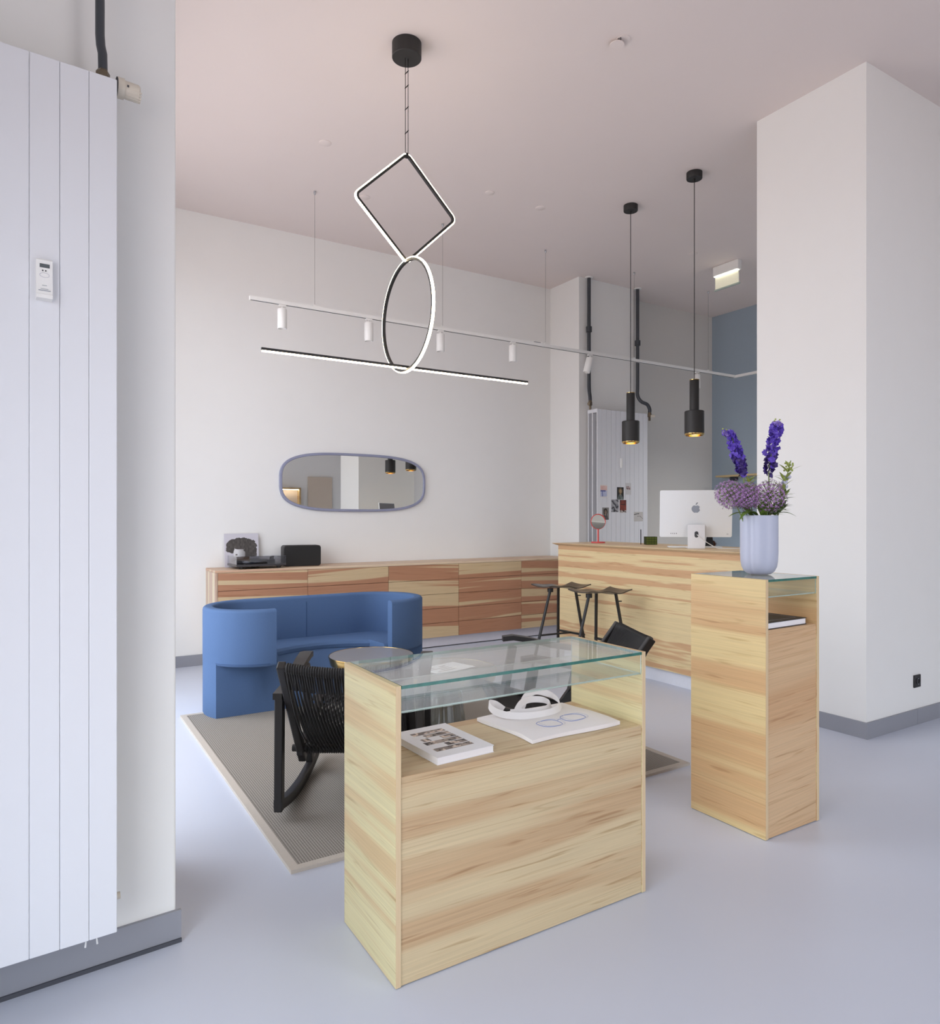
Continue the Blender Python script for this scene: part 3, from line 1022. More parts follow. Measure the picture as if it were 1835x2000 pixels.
copy_thing(st, (3.89, 4.275, 0), 0, 'black metal bar stool with wavy seat, right of the pair at the desk', 'bar stools at the desk')

# ------------------------------------------------------------------ chandelier
CXc, CYc = 1.832, 3.668
ch = thing('chandelier', 'large linked-shape chandelier of glowing square, ring and bar', 'lamp', (CXc, CYc, 0))
obj('canopy', lathe(bmesh.new(), [(0, H), (0.086, H), (0.086, H - 0.084), (0.083, H - 0.087), (0, H - 0.087)], 48), M_blackmatt, ch, smooth=True)
for dx in (-0.009, 0.009):
    obj('cable', new_tube([(dx, 0, H - 0.087), (dx, 0, 3.475)], 0.0019, 6), M_black, ch)
for z in (3.955, 3.872, 3.745, 3.605):
    obj('cable_clip', new_tube([(-0.011, 0, z - 0.014), (0.011, 0, z + 0.014)], 0.0032, 6), M_black, ch)
obj('hanger', lathe(bmesh.new(), [(0, 3.452), (0.012, 3.456), (0.014, 3.468), (0.010, 3.480), (0, 3.484)], 12, c=(0.0, 0, 0)), M_black, ch, smooth=True)
def diamond(hw=0.333, hh=0.324, r=0.035, zc=3.161, n=8):
    cs = [(0, hh), (hw, 0), (0, -hh), (-hw, 0)]
    pts = []; outs = []
    for i in range(4):
        a = Vector(cs[i - 1]); b = Vector(cs[i]); c = Vector(cs[(i + 1) % 4])
        d0 = (a - b).normalized(); d1 = (c - b).normalized()
        bis = (d0 + d1).normalized()
        half = math.acos(max(-1, min(1, d0.dot(d1)))) / 2
        dist = r / math.sin(half)
        ctr = b + bis * dist
        s0 = b + d0 * (r / math.tan(half)) - ctr
        s1 = b + d1 * (r / math.tan(half)) - ctr
        a0 = math.atan2(s0.y, s0.x); a1 = math.atan2(s1.y, s1.x)
        da = (a1 - a0 + PI) % (2 * PI) - PI
        for k in range(n + 1):
            an = a0 + da * k / n
            pts.append((ctr.x + r * math.cos(an), 0, zc + ctr.y + r * math.sin(an)))
            outs.append((math.cos(an), 0, math.sin(an)))
    return pts, outs
IN = [(-0.014, -0.0085), (0.0, -0.0085), (0.0, 0.0085), (-0.014, 0.0085)]
OUTP = [(0.0, -0.0082), (0.0, 0.0082), (0.003, 0.0082), (0.0065, 0.0055), (0.0065, -0.0055), (0.003, -0.0082)]
p, o_ = diamond()
fr_ = obj('square_frame', sweep(bmesh.new(), p, o_, (0, 1, 0), IN), M_blackmatt, ch)
tag(obj('diffuser', sweep(bmesh.new(), p, o_, (0, 1, 0), OUTP), M_led, fr_), 'glowing warm white strip round the square')
zc, rc = 2.530, 0.326
n = 72
p = [(0, rc * math.cos(2 * PI * i / n), zc + rc * math.sin(2 * PI * i / n)) for i in range(n)]
o_ = [(0, math.cos(2 * PI * i / n), math.sin(2 * PI * i / n)) for i in range(n)]
fr_ = obj('ring_frame', sweep(bmesh.new(), p, o_, (1, 0, 0), IN), M_blackmatt, ch, smooth=True)
tag(obj('diffuser', sweep(bmesh.new(), p, o_, (1, 0, 0), OUTP), M_led, fr_, smooth=True), 'glowing warm white strip round the ring')
zb = 2.222
fr_ = obj('bar_frame', sweep(bmesh.new(), [(-0.845, 0, zb), (0.875, 0, zb)], [(0, 0, -1)] * 2, (0, 1, 0), IN, closed=False), M_blackmatt, ch)
for (a, b) in ((-0.842, -0.005), (0.035, 0.872)):
    obj('diffuser', sweep(bmesh.new(), [(a, 0, zb), (b, 0, zb)], [(0, 0, -1)] * 2, (0, 1, 0), OUTP, closed=False), M_led, fr_)

# ------------------------------------------------------------------ pendants over the desk
def pendant(label, x, y):
    t = thing('pendant_lamp', label, 'lamp', (x, y, 0), 0, 'pendant lamps over the desk')
    obj('canopy', lathe(bmesh.new(), [(0, H), (0.062, H), (0.062, H - 0.048), (0.060, H - 0.052), (0, H - 0.052)], 40), M_blackmatt, t, smooth=True)
    obj('cord_grip', lathe(bmesh.new(), [(0, H - 0.052), (0.008, H - 0.052), (0.007, H - 0.075), (0, H - 0.078)], 12), M_blackmatt, t, smooth=True)
    obj('cable', new_tube([(0, 0, H - 0.07), (0, 0, 2.455)], 0.0032, 6), M_black, t)
    b = obj('shade', lathe(bmesh.new(), [(0.0, 2.452), (0.034, 2.452), (0.037, 2.448), (0.037, 2.206), (0.072, 2.204), (0.077, 2.199), (0.077, 2.022), (0.0735, 2.022), (0.0735, 2.194), (0, 2.198)], 48), M_blackmatt, t, smooth=True)
    obj('cap', lathe(bmesh.new(), [(0, 2.452), (0.0385, 2.452), (0.0385, 2.4565), (0, 2.4575)], 32), M_brass, b, smooth=True)
    obj('rim', lathe(bmesh.new(), [(0.0775, 2.022), (0.0775, 2.016), (0.070, 2.006), (0.066, 2.006), (0.066, 2.014), (0.072, 2.022)], 48, close=True), M_brass, b, smooth=True)
    obj('inner_ring', lathe(bmesh.new(), [(0.050, 2.040), (0.052, 2.040), (0.052, 2.012), (0.050, 2.012)], 48, close=True), M_brass, b, smooth=True)
    bl = obj('bulb', lathe(bmesh.new(), [(0, 2.020), (0.034, 2.026), (0.046, 2.040), (0.040, 2.07), (0.0, 2.10)], 32), M_lamp, t, smooth=True)
    return t
pd = pendant('black pendant lamp over the desk, nearer one on the right', 4.487, 3.825)
copy_thing(pd, (4.477, 4.525, 0), 0, 'black pendant lamp over the desk, farther one on the left', 'pendant lamps over the desk')

# ------------------------------------------------------------------ track with spotlights
tr = thing('light_track', 'long white light track hung on thin wires below the ceiling', 'light track', (0, 5.74, 0))
obj('rail', new_box(1.45, 7.50, -0.016, 0.016, 3.112, 3.142), M_white, tr)
obj('rail', new_box(7.468, 7.50, -1.6, -0.0165, 3.112, 3.142), M_white, tr)
obj('rail_slot', new_box(1.46, 7.46, -0.006, 0.006, 3.1105, 3.112), M_hole, tr)
for x in (1.996, 3.244, 4.469, 5.734, 6.985):
    obj('wire', new_tube([(x, 0, 3.14), (x, 0, H)], 0.0014, 5), plain('steel_wire', (120, 116, 114), 0.4), tr)
    obj('wire_mount', lathe(bmesh.new(), [(0, H), (0.011, H), (0.011, H - 0.018), (0.006, H - 0.03), (0, H - 0.03)], 12, c=(x, 0, 0)), M_alulogo, tr, smooth=True)
    obj('wire_clip', new_box(x - 0.012, x + 0.012, -0.006, 0.006, 3.142, 3.158), M_white, tr)
obj('power_feed', new_box(4.32, 4.40, -0.008, 0.008, 3.142, 3.152), M_alulogo, tr)
def spot(label, x, tilt):
    t = thing('track_spotlight', label, 'spotlight', (x, 5.74, 3.112), 0, 'spotlights on the white track')
    obj('adapter', new_box(-0.030, 0.030, -0.013, 0.013, -0.016, -0.0005, bev=0.002), M_white, t)
    obj('joint', new_tube([(0, 0, -0.014), (0, 0, -0.044)], 0.007, 10), M_white, t)
    bm = bmesh.new()
    lathe(bm, [(0, -0.036), (0.036, -0.036), (0.039, -0.040), (0.039, -0.196), (0.036, -0.200), (0.033, -0.200), (0.033, -0.185), (0, -0.185)], 32)
    if tilt:
        bmesh.ops.rotate(bm, cent=(0, 0, -0.04), matrix=Matrix.Rotation(R(tilt), 3, Vector((0.8506, -0.5258, 0)).cross(Vector((0, 0, 1)))), verts=bm.verts[:])
    obj('head', bm, M_white, t, smooth=True)
    return t
for (x, tl, lb) in ((1.717, 0, 'white track spotlight at the left end of the track'),
                    (2.492, 0, 'white track spotlight, second from the left, left of the glowing ring'),
                    (3.221, 0, 'white track spotlight just right of the glowing ring'),
                    (4.054, 0, 'white track spotlight, fourth from the left, right of the ring'),
                    (5.075, -14, 'white track spotlight tilted sideways in front of the dark pipe'),
                    (6.78, 0, 'white track spotlight hidden behind the nearer pendant lamp')):
    spot(lb, x, tl)

# fill spotlights, added unseen on the track arm behind the column to brighten the back
def fill_spot(label, x, y, aim, watt):
    t = spot(label, x, 0)
    t.location = (x, y, 3.112)
    ld = bpy.data.lights.new('fill_beam', 'SPOT')
    ld.energy = watt
    ld.color = (1.0, 0.95, 0.88)
    ld.spot_size = R(150)
    ld.spot_blend = 1.0
    ld.shadow_soft_size = 0.03
    lo = bpy.data.objects.new('fill_beam', ld)
    COL.objects.link(lo)
    lo.parent = t
    lo.location = (0, 0, -0.205)
    d = Vector(aim) - Vector((x, y, 2.9))
    lo.rotation_euler = d.to_track_quat('-Z', 'Y').to_euler()
fill_spot('unseen fill spotlight added on the hidden arm, nearest the blue wall shelf', 7.484, 4.75, (6.9, 4.6, 0.0), 36)
fill_spot('unseen fill spotlight added on the hidden arm, behind the column', 7.484, 4.25, (6.6, 3.8, 0.0), 36)

# ------------------------------------------------------------------ wall mirror
def oval(w, h, n=96, e=3.4):
    pts = []
    for i in range(n):
        a = 2 * PI * i / n
        c, s = math.cos(a), math.sin(a)
        pts.append((w / 2 * math.copysign(abs(c) ** (2 / e), c), h / 2 * math.copysign(abs(s) ** (2 / e), s)))
    return pts
def rounded(w, h, r, n=16):
    pts = []
    for (cx_, cy_, s) in ((w / 2 - r, h / 2 - r, 0), (-w / 2 + r, h / 2 - r, 90), (-w / 2 + r, -h / 2 + r, 180), (w / 2 - r, -h / 2 + r, 270)):
        for i in range(n + 1):
            an = R(s + 90 * i / n)
            # flattened sides: push the straight parts out a little
            x = cx_ + r * math.cos(an); y = cy_ + r * math.sin(an)
            pts.append((x, y + 0.012 * (1 - (x / (w / 2)) ** 2) * (1 if y > 0 else -1)))
    return pts
mt = thing('wall_mirror', 'wide rounded mirror in a grey-lilac frame above the sideboard', 'mirror', (2.765, YB, 1.702))
loop = oval(1.575, 0.582, 112, 3.3)
nl = len(loop)
bm = bmesh.new()
prof = [(-0.020, 0.0), (0.006, 0.0), (0.006, -0.026), (0.002, -0.030), (-0.015, -0.030), (-0.020, -0.024)]
nrm = []
for i in range(nl):
    a = Vector(loop[i - 1]); b = Vector(loop[(i + 1) % nl])
    d = (b - a).normalized()
    nrm.append((d.y, 0, -d.x))
sweep(bm, [(q[0], 0, q[1]) for q in loop], nrm, (0, 1, 0), prof)
obj('frame', bm, M_blueframe, mt, smooth=True)
bm = bmesh.new()
sc = [((q[0] - nn[0] * 0.016), -0.020, (q[1] - nn[2] * 0.016)) for q, nn in zip(loop, nrm)]
f1 = [bm.verts.new(q) for q in sc]
f2 = [bm.verts.new((q[0], -0.001, q[2])) for q in sc]
bm.faces.new(f1); bm.faces.new(f2[::-1])
for i in range(nl):
    j = (i + 1) % nl
    bm.faces.new((f1[i], f1[j], f2[j], f2[i]))
obj('mirror_glass', bm, M_chrome, mt)

# ------------------------------------------------------------------ things on the sideboard
ZS = 0.8855
# record sleeve with a portrait print
nzh = val_noise(11)
def sleeve(u, v):
    x = u - 0.5; y = v - 0.5
    c = (205, 203, 212)
    rag = 0.30 * (nzh(u * 14, v * 14) - 0.5) + 0.16 * (nzh(u * 38, v * 38) - 0.5)
    hair = mixc((56, 52, 50), (92, 87, 84), nzh(u * 46, v * 15))
    if y < -0.34 and abs(x + 0.02) < 0.20 + 1.2 * (-0.34 - y):                    # shoulders
        c = mixc((140, 140, 150), (206, 206, 212), nzh(u * 12, v * 30))
    if abs(x + 0.01 + 0.15 * (y + 0.3)) < 0.085 and -0.44 < y < -0.05:            # neck
        c = mixc((214, 214, 216), (104, 101, 102), (x + 0.06) * 6)
    back = (x / 0.44) ** 2 + ((y - 0.12) / 0.26) ** 2 < 1 + rag
    back = back or ((x - 0.30) / 0.16) ** 2 + ((y + 0.04) / 0.17) ** 2 < 1 + rag * 1.6
    back = back or ((x + 0.32) / 0.14) ** 2 + ((y - 0.04) / 0.12) ** 2 < 1 + rag * 1.6
    back = back or (((x - 0.14) / 0.10) ** 2 + ((y + 0.20) / 0.13) ** 2 < 1 + rag * 1.6)
    if back:
        c = hair
    fx = (x + 0.07) / 0.165; fy = (y + 0.09) / 0.23
    if fx * fx + fy * fy < 1 and not (x > 0.05 and y > -0.05 + rag * 0.3):         # face, turned to the left
        c = mixc((226, 226, 228), (96, 92, 92), 0.14 + 0.50 * fx + 1.0 * max(0.0, y + 0.02))
        if abs(y + 0.185) < 0.013 and abs(x + 0.13) < 0.05: c = (72, 68, 68)
        if abs(y + 0.215) < 0.012 and abs(x + 0.125) < 0.04: c = (112, 108, 108)
        if abs(y + 0.125) < 0.010 and abs(x + 0.155) < 0.025: c = (120, 116, 116)
    if ((x + 0.03) / 0.25) ** 2 + ((y - 0.13) / 0.105) ** 2 < 1 + rag * 0.8:        # fringe
        c = hair
    return c
t = thing('record_sleeve', 'record sleeve with a dark-haired portrait, leaning on the wall', 'record', (1.608, 6.635, ZS))
Mx = Matrix.Rotation(R(84), 4, 'X')
bm = new_box(-0.157, 0.157, 0.0, 0.314, -0.003, 0.0)
bmesh.ops.transform(bm, matrix=Mx, verts=bm.verts[:])
obj('card', bm, M_paper, t)
sheet('printed_face', 0.312, 0.312, 72, 72, sleeve, M_print, t, Mx @ Matrix.Translation((0, 0.157, 0.0006)))
# turntable
t = thing('turntable', 'black record turntable under a clear dust cover on the sideboard', 'turntable', (1.70, 6.487, ZS), R(2))
obj('plinth', new_box(-0.225, 0.225, -0.165, 0.135, 0.022, 0.042, bev=0.002), plain('dark_grey_lacquer', (58, 56, 58), 0.25, spec=0.6), t)
for (fx, fy) in ((-0.17, -0.12), (0.17, -0.12), (0.0, 0.10)):
    obj('foot', lathe(bmesh.new(), [(0, 0), (0.016, 0), (0.026, 0.022), (0, 0.022)], 20, c=(fx, fy, 0)), M_blackmatt, t, smooth=True)
obj('platter', lathe(bmesh.new(), [(0, 0.044), (0.148, 0.044), (0.150, 0.048), (0.150, 0.068), (0.148, 0.072), (0, 0.072)], 48, c=(-0.045, -0.01, 0)), plain('black_gloss_platter', (34, 33, 34), 0.15, spec=0.7), t, smooth=True)
obj('record_mat', lathe(bmesh.new(), [(0, 0.072), (0.146, 0.072), (0.146, 0.075), (0, 0.075)], 48, c=(-0.045, -0.01, 0)), M_blackmatt, t, smooth=True)
obj('tonearm_base', lathe(bmesh.new(), [(0, 0.042), (0.030, 0.042), (0.030, 0.066), (0.018, 0.075), (0.018, 0.092), (0, 0.094)], 24, c=(0.165, 0.07, 0)), M_black, t, smooth=True)
obj('tonearm', new_tube([(0.195, 0.125, 0.094), (0.165, 0.07, 0.094), (0.135, -0.05, 0.090), (0.105, -0.105, 0.082)], 0.0045, 8), M_black, t, smooth=True)
obj('counterweight', new_tube([(0.178, 0.094, 0.094), (0.196, 0.128, 0.094)], 0.013, 14), M_black, t, smooth=True)
bm = bmesh.new()
box(bm, -0.223, 0.223, -0.163, -0.160, 0.044, 0.112)
box(bm, -0.223, 0.223, 0.130, 0.133, 0.044, 0.112)
box(bm, -0.223, -0.220, -0.160, 0.130, 0.044, 0.112)
box(bm, 0.220, 0.223, -0.160, 0.130, 0.044, 0.112)
box(bm, -0.223, 0.223, -0.163, 0.133, 0.112, 0.115)
obj('dust_cover', bm, M_acryl, t)
# speaker
t = thing('speaker', 'black rounded speaker right of the turntable', 'speaker', (2.135, 6.535, ZS), R(-7))
bm = bmesh.new()
lp = []
w_, h_, r_ = 0.352, 0.197, 0.026
for (cx_, cz_, s) in ((w_ / 2 - r_, h_ - r_, 0), (-w_ / 2 + r_, h_ - r_, 90), (-w_ / 2 + r_, r_, 180), (w_ / 2 - r_, r_, 270)):
    for i in range(7):
        an = R(s + 15 * i)
        lp.append((cx_ + r_ * math.cos(an), cz_ + r_ * math.sin(an)))
def lp_ring(bm, y, k):
    return [bm.verts.new((q[0] * (1 - k / w_ * 2), y, h_ / 2 + (q[1] - h_ / 2) * (1 - k / h_ * 2))) for q in lp]
rg = [lp_ring(bm, -0.075, 0.004), lp_ring(bm, -0.071, 0.0), lp_ring(bm, 0.071, 0.0), lp_ring(bm, 0.075, 0.004)]
bm.faces.new(rg[0]); bm.faces.new(rg[-1])
for A, B in zip(rg, rg[1:]):
    for i in range(len(A)):
        j = (i + 1) % len(A)
        bm.faces.new((A[i], A[j], B[j], B[i]))
obj('cabinet', bm, plain('speaker_shell', (40, 37, 36), 0.5), t, smooth=True)
bm = bmesh.new()
g1 = lp_ring(bm, -0.0765, 0.007); g2 = lp_ring(bm, -0.074, 0.006)
bm.faces.new(g1)
for i in range(len(g1)):
    j = (i + 1) % len(g1)
    bm.faces.new((g1[i], g1[j], g2[j], g2[i]))
obj('grille', bm, plain('speaker_grille', (20, 19, 18), 0.6, noise=0.2, scale=500), t)

# ------------------------------------------------------------------ things on the desk
ZD = 1.1005
def hframe(pos, facing):      # placement: local x right, local y away from the viewer side
    return pos, facing
# round make-up mirror
t = thing('make_up_mirror', 'small round coral-red stand mirror at the left end of the desk', 'mirror', (4.60, 5.085, ZD), R(-24))
obj('base', lathe(bmesh.new(), [(0, 0), (0.066, 0), (0.068, 0.004), (0.066, 0.012), (0, 0.013)], 40), M_red, t, smooth=True)
obj('stem', new_tube([(0, 0, 0.012), (0, 0, 0.135)], 0.008, 12), M_red, t, smooth=True)
bm = bmesh.new()
n = 48
pts = [(0.0715 * math.cos(2 * PI * i / n), 0, 0.206 + 0.0715 * math.sin(2 * PI * i / n)) for i in range(n)]
tube(bm, pts, 0.0042, 8, closed=True)
obj('rim', bm, M_red, t, smooth=True)
bm = bmesh.new()
va = [bm.verts.new((0.070 * math.cos(2 * PI * i / n), -0.0015, 0.206 + 0.070 * math.sin(2 * PI * i / n))) for i in range(n)]
vb = [bm.verts.new((q.co.x, 0.0015, q.co.z)) for q in va]
bm.faces.new(va); bm.faces.new(vb[::-1])
for i in range(n):
    j = (i + 1) % n
    bm.faces.new((va[i], va[j], vb[j], vb[i]))
bmesh.ops.rotate(bm, cent=(0, 0, 0.206), matrix=Matrix.Rotation(R(-6), 3, 'X'), verts=bm.verts[:])
obj('mirror_glass', bm, M_chrome, t)

# computer, seen from behind
t = thing('desktop_computer', 'silver all-in-one desktop computer seen from behind, on the desk', 'computer', (4.47, 3.80, ZD), R(-31.72 - 9))
# local: x to the right, -y towards the viewer (the computer's back)
def panel_ring(bm, y, w, h, r, zc, n=6):
    out = []
    for (cx_, cz_, s) in ((w / 2 - r, h / 2 - r, 0), (-w / 2 + r, h / 2 - r, 90), (-w / 2 + r, -h / 2 + r, 180), (w / 2 - r, -h / 2 + r, 270)):
        for i in range(n + 1):
            an = R(s + 90 * i / n)
            out.append(bm.verts.new((cx_ + r * math.cos(an), y, zc + cz_ + r * math.sin(an))))
    return out
tilt = Matrix.Translation((0, 0.0, 0.09)) @ Matrix.Rotation(R(6), 4, 'X')
def tilted(bm):
    bmesh.ops.transform(bm, matrix=tilt, verts=bm.verts[:])
    return bm
bm = bmesh.new()
a = panel_ring(bm, 0.0, 0.556, 0.375, 0.012, 0.1875); b = panel_ring(bm, 0.0105, 0.556, 0.375, 0.012, 0.1875)
bm.faces.new(a); bm.faces.new(b[::-1])
for i in range(len(a)):
    j = (i + 1) % len(a)
    bm.faces.new((a[i], a[j], b[j], b[i]))
obj('screen_housing', tilted(bm), M_alu, t)
bm = bmesh.new()
a = panel_ring(bm, 0.0108, 0.54, 0.29, 0.004, 0.222)
bm.faces.new(a)
obj('screen', tilted(bm), plain('dark_screen', (120, 118, 122), 0.15), t)
# emblem: bitten fruit with a leaf
bm = bmesh.new()
def fruit(n=64):
    pts = []
    for i in range(n):
        a = 2 * PI * i / n
        x = 0.0335 * math.cos(a)
        y = 0.0335 * math.sin(a)
        if y > 0.024: y -= 0.006 * math.exp(-(x / 0.010) ** 2)
        if y < -0.024: y += 0.005 * math.exp(-(x / 0.010) ** 2)
        y *= 0.97
        x *= 1.0 + 0.05 * math.sin(a) - (0.10 if y < 0 else 0.0) * (-y / 0.033)
        # the bite on the right
        d = math.hypot(x - 0.044, y - 0.006)
        if d < 0.0185:
            f = 0.0185 / max(d, 1e-6)
            x = 0.044 + (x - 0.044) * f
            y = 0.006 + (y - 0.006) * f
        pts.append((x, y))
    return pts
fp = fruit()
va = [bm.verts.new((q[0], -0.0006, 0.225 + q[1])) for q in fp]
vc = bm.verts.new((-0.006, -0.0006, 0.225))
for i in range(len(va)):
    bm.faces.new((vc, va[i], va[(i + 1) % len(va)]))
lf = []
for i in range(16):
    a = 2 * PI * i / 16
    x = 0.0135 * math.cos(a); y = 0.0050 * math.sin(a) * (1 - 0.3 * abs(math.cos(a)))
    ca, sa = math.cos(R(52)), math.sin(R(52))
    lf.append(bm.verts.new((0.006 + x * ca - y * sa, -0.0006, 0.225 + 0.044 + x * sa + y * ca)))
bm.faces.new(lf)
obj('emblem', tilted(bm), M_alulogo, t)
for k in range(4):
    bm = bmesh.new()
    box(bm, -0.192 + 0.0145 * k, -0.188 + 0.0145 * k, -0.0008, 0.0, 0.024, 0.033)
    obj('port', tilted(bm), M_hole, t)
bm = bmesh.new()
lathe(bm, [(0.0045, 0), (0.006, 0), (0.006, 0.0008), (0.0045, 0.0008)], 20, close=True)
bmesh.ops.rotate(bm, cent=(0, 0, 0), matrix=Matrix.Rotation(R(90), 3, 'X'), verts=bm.verts[:])
bmesh.ops.translate(bm, vec=(0.245, 0, 0.024), verts=bm.verts[:])
obj('power_button', tilted(bm), M_alulogo, t)
s_ = obj('stand', new_box(-0.066, 0.066, -0.053, -0.046, 0.006, 0.190, bev=0.001), plain('bright_aluminium', (240, 241, 244), 0.4, metal=0.2), t)
obj('foot', new_box(-0.066, 0.066, -0.053, 0.10, 0.0, 0.006, bev=0.001), MATS['bright_aluminium'], t)
obj('hinge', new_box(-0.055, 0.055, -0.046, -0.008, 0.165, 0.186, bev=0.003), M_hole, t)
bm = bmesh.new()
a = panel_ring(bm, -0.0536, 0.030, 0.050, 0.0149, 0.112)
bm.faces.new(a)
obj('cable_hole', bm, M_hole, s_)
cab = [(0.004, -0.030, 0.112), (0.006, -0.058, 0.108), (0.03, -0.062, 0.086), (0.075, -0.060, 0.052), (0.12, -0.056, 0.024), (0.155, -0.054, 0.006), (0.19, -0.056, 0.003), (0.26, -0.07, 0.003), (0.36, -0.085, 0.003), (0.46, -0.075, 0.003)]
def smooth_pts(P, k=6):
    P = [Vector(p) for p in P]
    out = []
    for i in range(len(P) - 1):
        p0 = P[max(0, i - 1)]; p1 = P[i]; p2 = P[i + 1]; p3 = P[min(len(P) - 1, i + 2)]
        for j in range(k):
            s = j / k
            out.append(0.5 * ((2 * p1) + (-p0 + p2) * s + (2 * p0 - 5 * p1 + 4 * p2 - p3) * s * s + (-p0 + 3 * p1 - 3 * p2 + p3) * s ** 3))
    out.append(P[-1])
    return out
obj('power_cable', new_tube(smooth_pts(cab), 0.0028, 8), M_white, t, smooth=True)
# keyboard behind the stand
t = thing('keyboard', 'flat white keyboard lying behind the computer stand', 'keyboard', (4.575, 3.90, ZD), R(-40.7))
obj('case', new_box(-0.21, 0.21, -0.058, 0.058, 0.0, 0.009, bev=0.002), M_alu, t)
bm = bmesh.new()
for r in range(5):
    for k in range(14):
        box(bm, -0.203 + 0.029 * k, -0.203 + 0.029 * k + 0.025, -0.052 + 0.021 * r, -0.052 + 0.021 * r + 0.017, 0.009, 0.0108)
obj('keys', bm, M_white, t)
# small things at the back of the desk
t = thing('card_box', 'small olive green checked box on the desk behind the coral mirror', 'box', (4.735, 4.535, ZD), R(-31))
obj('body', new_box(-0.05, 0.05, -0.04, 0.04, 0.0, 0.072), plain('dark_green_card', (48, 60, 24), 0.7), t)
for i in range(4):
    for j in range(3):
        obj('tile', new_box(-0.048 + 0.0245 * i, -0.028 + 0.0245 * i, -0.0425, -0.040, 0.004 + 0.023 * j, 0.022 + 0.023 * j), M_olive, t)
o = obj('tablet', new_box(-0.004, 0.004, -0.11, 0.11, 0.0, 0.135, bev=0.002), M_black, None, loc=(4.76, 4.68, ZD))
o.rotation_euler = (0, 0, R(-45.5))
tag(o, 'thin black upright tablet beside the olive green box', 'tablet')
t = thing('pine_cone', 'small brown pine cone on the desk right of the computer stand', 'cone', (4.80, 3.905, ZD))
bm = bmesh.new()
lathe(bm, [(0, 0.0), (0.022, 0.006), (0.030, 0.020), (0.026, 0.036), (0.014, 0.050), (0, 0.056)], 16)
obj('core', bm, M_brown, t, smooth=True)
bm = bmesh.new()
for k in range(60):
    f = k / 60
    a = k * 2.39996
    z = 0.006 + 0.046 * f
    r = 0.030 * math.sin(PI * (0.25 + 0.68 * f)) + 0.002
    c = Vector((r * math.cos(a), r * math.sin(a), z))
    d = Vector((math.cos(a), math.sin(a), 0.5)).normalized()
    s = Vector((-math.sin(a), math.cos(a), 0))
    v = [bm.verts.new(q) for q in (c - s * 0.006, c + s * 0.006, c + s * 0.004 + d * 0.010, c - s * 0.004 + d * 0.010)]
    bm.faces.new(v)
tag(obj('scales', bm, M_brown, t), kind='stuff')
o = obj('card_stand', bmesh.new(), M_black)
bm = bmesh.new()
prism(bm, [(-0.035, -0.004), (0.035, -0.004), (0.035, 0.004), (-0.035, 0.004)], 0, 0.10)
for v in bm.verts:
    if v.co.z > 0.05:
        v.co.y += 0.03
        v.co.x *= 0.6
bm.to_mesh(o.data); bm.free()
o.location = (4.70, 3.85, ZD); o.rotation_euler = (0, 0, R(-50))
tag(o, 'small black card stand leaning behind the computer foot', 'stand')

# ------------------------------------------------------------------ shelf on the blue wall
t = thing('wall_shelf', 'narrow pale wood shelf on the blue wall behind the flowers', 'shelf', (XR, 5.35, 1.885))
obj('board', new_box(-0.20, 0.0, -0.9, 0.9, 0.0, 0.022), W_shelf, t)
for y in (-0.7, 0.7):
    obj('bracket', new_box(-0.16, -0.001, y - 0.006, y + 0.006, -0.05, -0.0005), M_pipe, t)

# ------------------------------------------------------------------ vase and flowers
VX, VY, VZ = 2.800, 2.017, 1.0885
RT = Vector((0.8506, -0.5258, 0)); FW = Vector((0.5258, 0.8506, 0))
bm = bmesh.new()
prof = [(0.0, 0.0), (0.036, 0.0), (0.052, 0.004), (0.066, 0.016), (0.0755, 0.036), (0.080, 0.062), (0.0815, 0.10), (0.0815, 0.268), (0.0795, 0.270), (0.0775, 0.268), (0.0775, 0.06), (0.060, 0.018), (0.0, 0.012)]
lathe(bm, prof, 96)
a0 = math.atan2(-FW.y, -FW.x) - R(50)      # two soft vertical creases
for v in bm.verts:
    a = math.atan2(v.co.y, v.co.x)
    for ac in (a0, a0 + PI):
        d = (a - ac + PI) % (2 * PI) - PI
        k = 1 - 0.075 * math.exp(-(abs(d) / 0.11) ** 1.4)
        v.co.x *= k; v.co.y *= k
o = obj('vase', bm, M_vase, None, smooth=True, loc=(VX, VY, VZ))
tag(o, 'pale lilac-blue ceramic vase on the tall display case', 'vase')

def fpos(px, py, dep=0.0):
    """offset in the vase: px right, py up (metres), dep towards the far side"""
    return Vector((VX, VY, VZ)) + RT * px + FW * dep + Vector((0, 0, py))
def floret(bm, c, r, rnd, n=5):
    ax = Vector((rnd.uniform(-1, 1), rnd.uniform(-1, 1), rnd.uniform(-0.3, 0.6))).normalized()
    u = ax.orthogonal().normalized(); w = ax.cross(u)
    ph = rnd.random() * 6
    vc = bm.verts.new(c)
    for k in range(n):
        a = ph + 2 * PI * k / n
        d = u * math.cos(a) + w * math.sin(a)
        s = ax.cross(d)
        p1 = bm.verts.new(c + d * r * 0.6 + s * r * 0.45 + ax * r * 0.25)
        p2 = bm.verts.new(c + d * r * 1.0 + ax * r * 0.42)
        p3 = bm.verts.new(c + d * r * 0.6 - s * r * 0.45 + ax * r * 0.25)
        bm.faces.new((vc, p1, p2, p3))
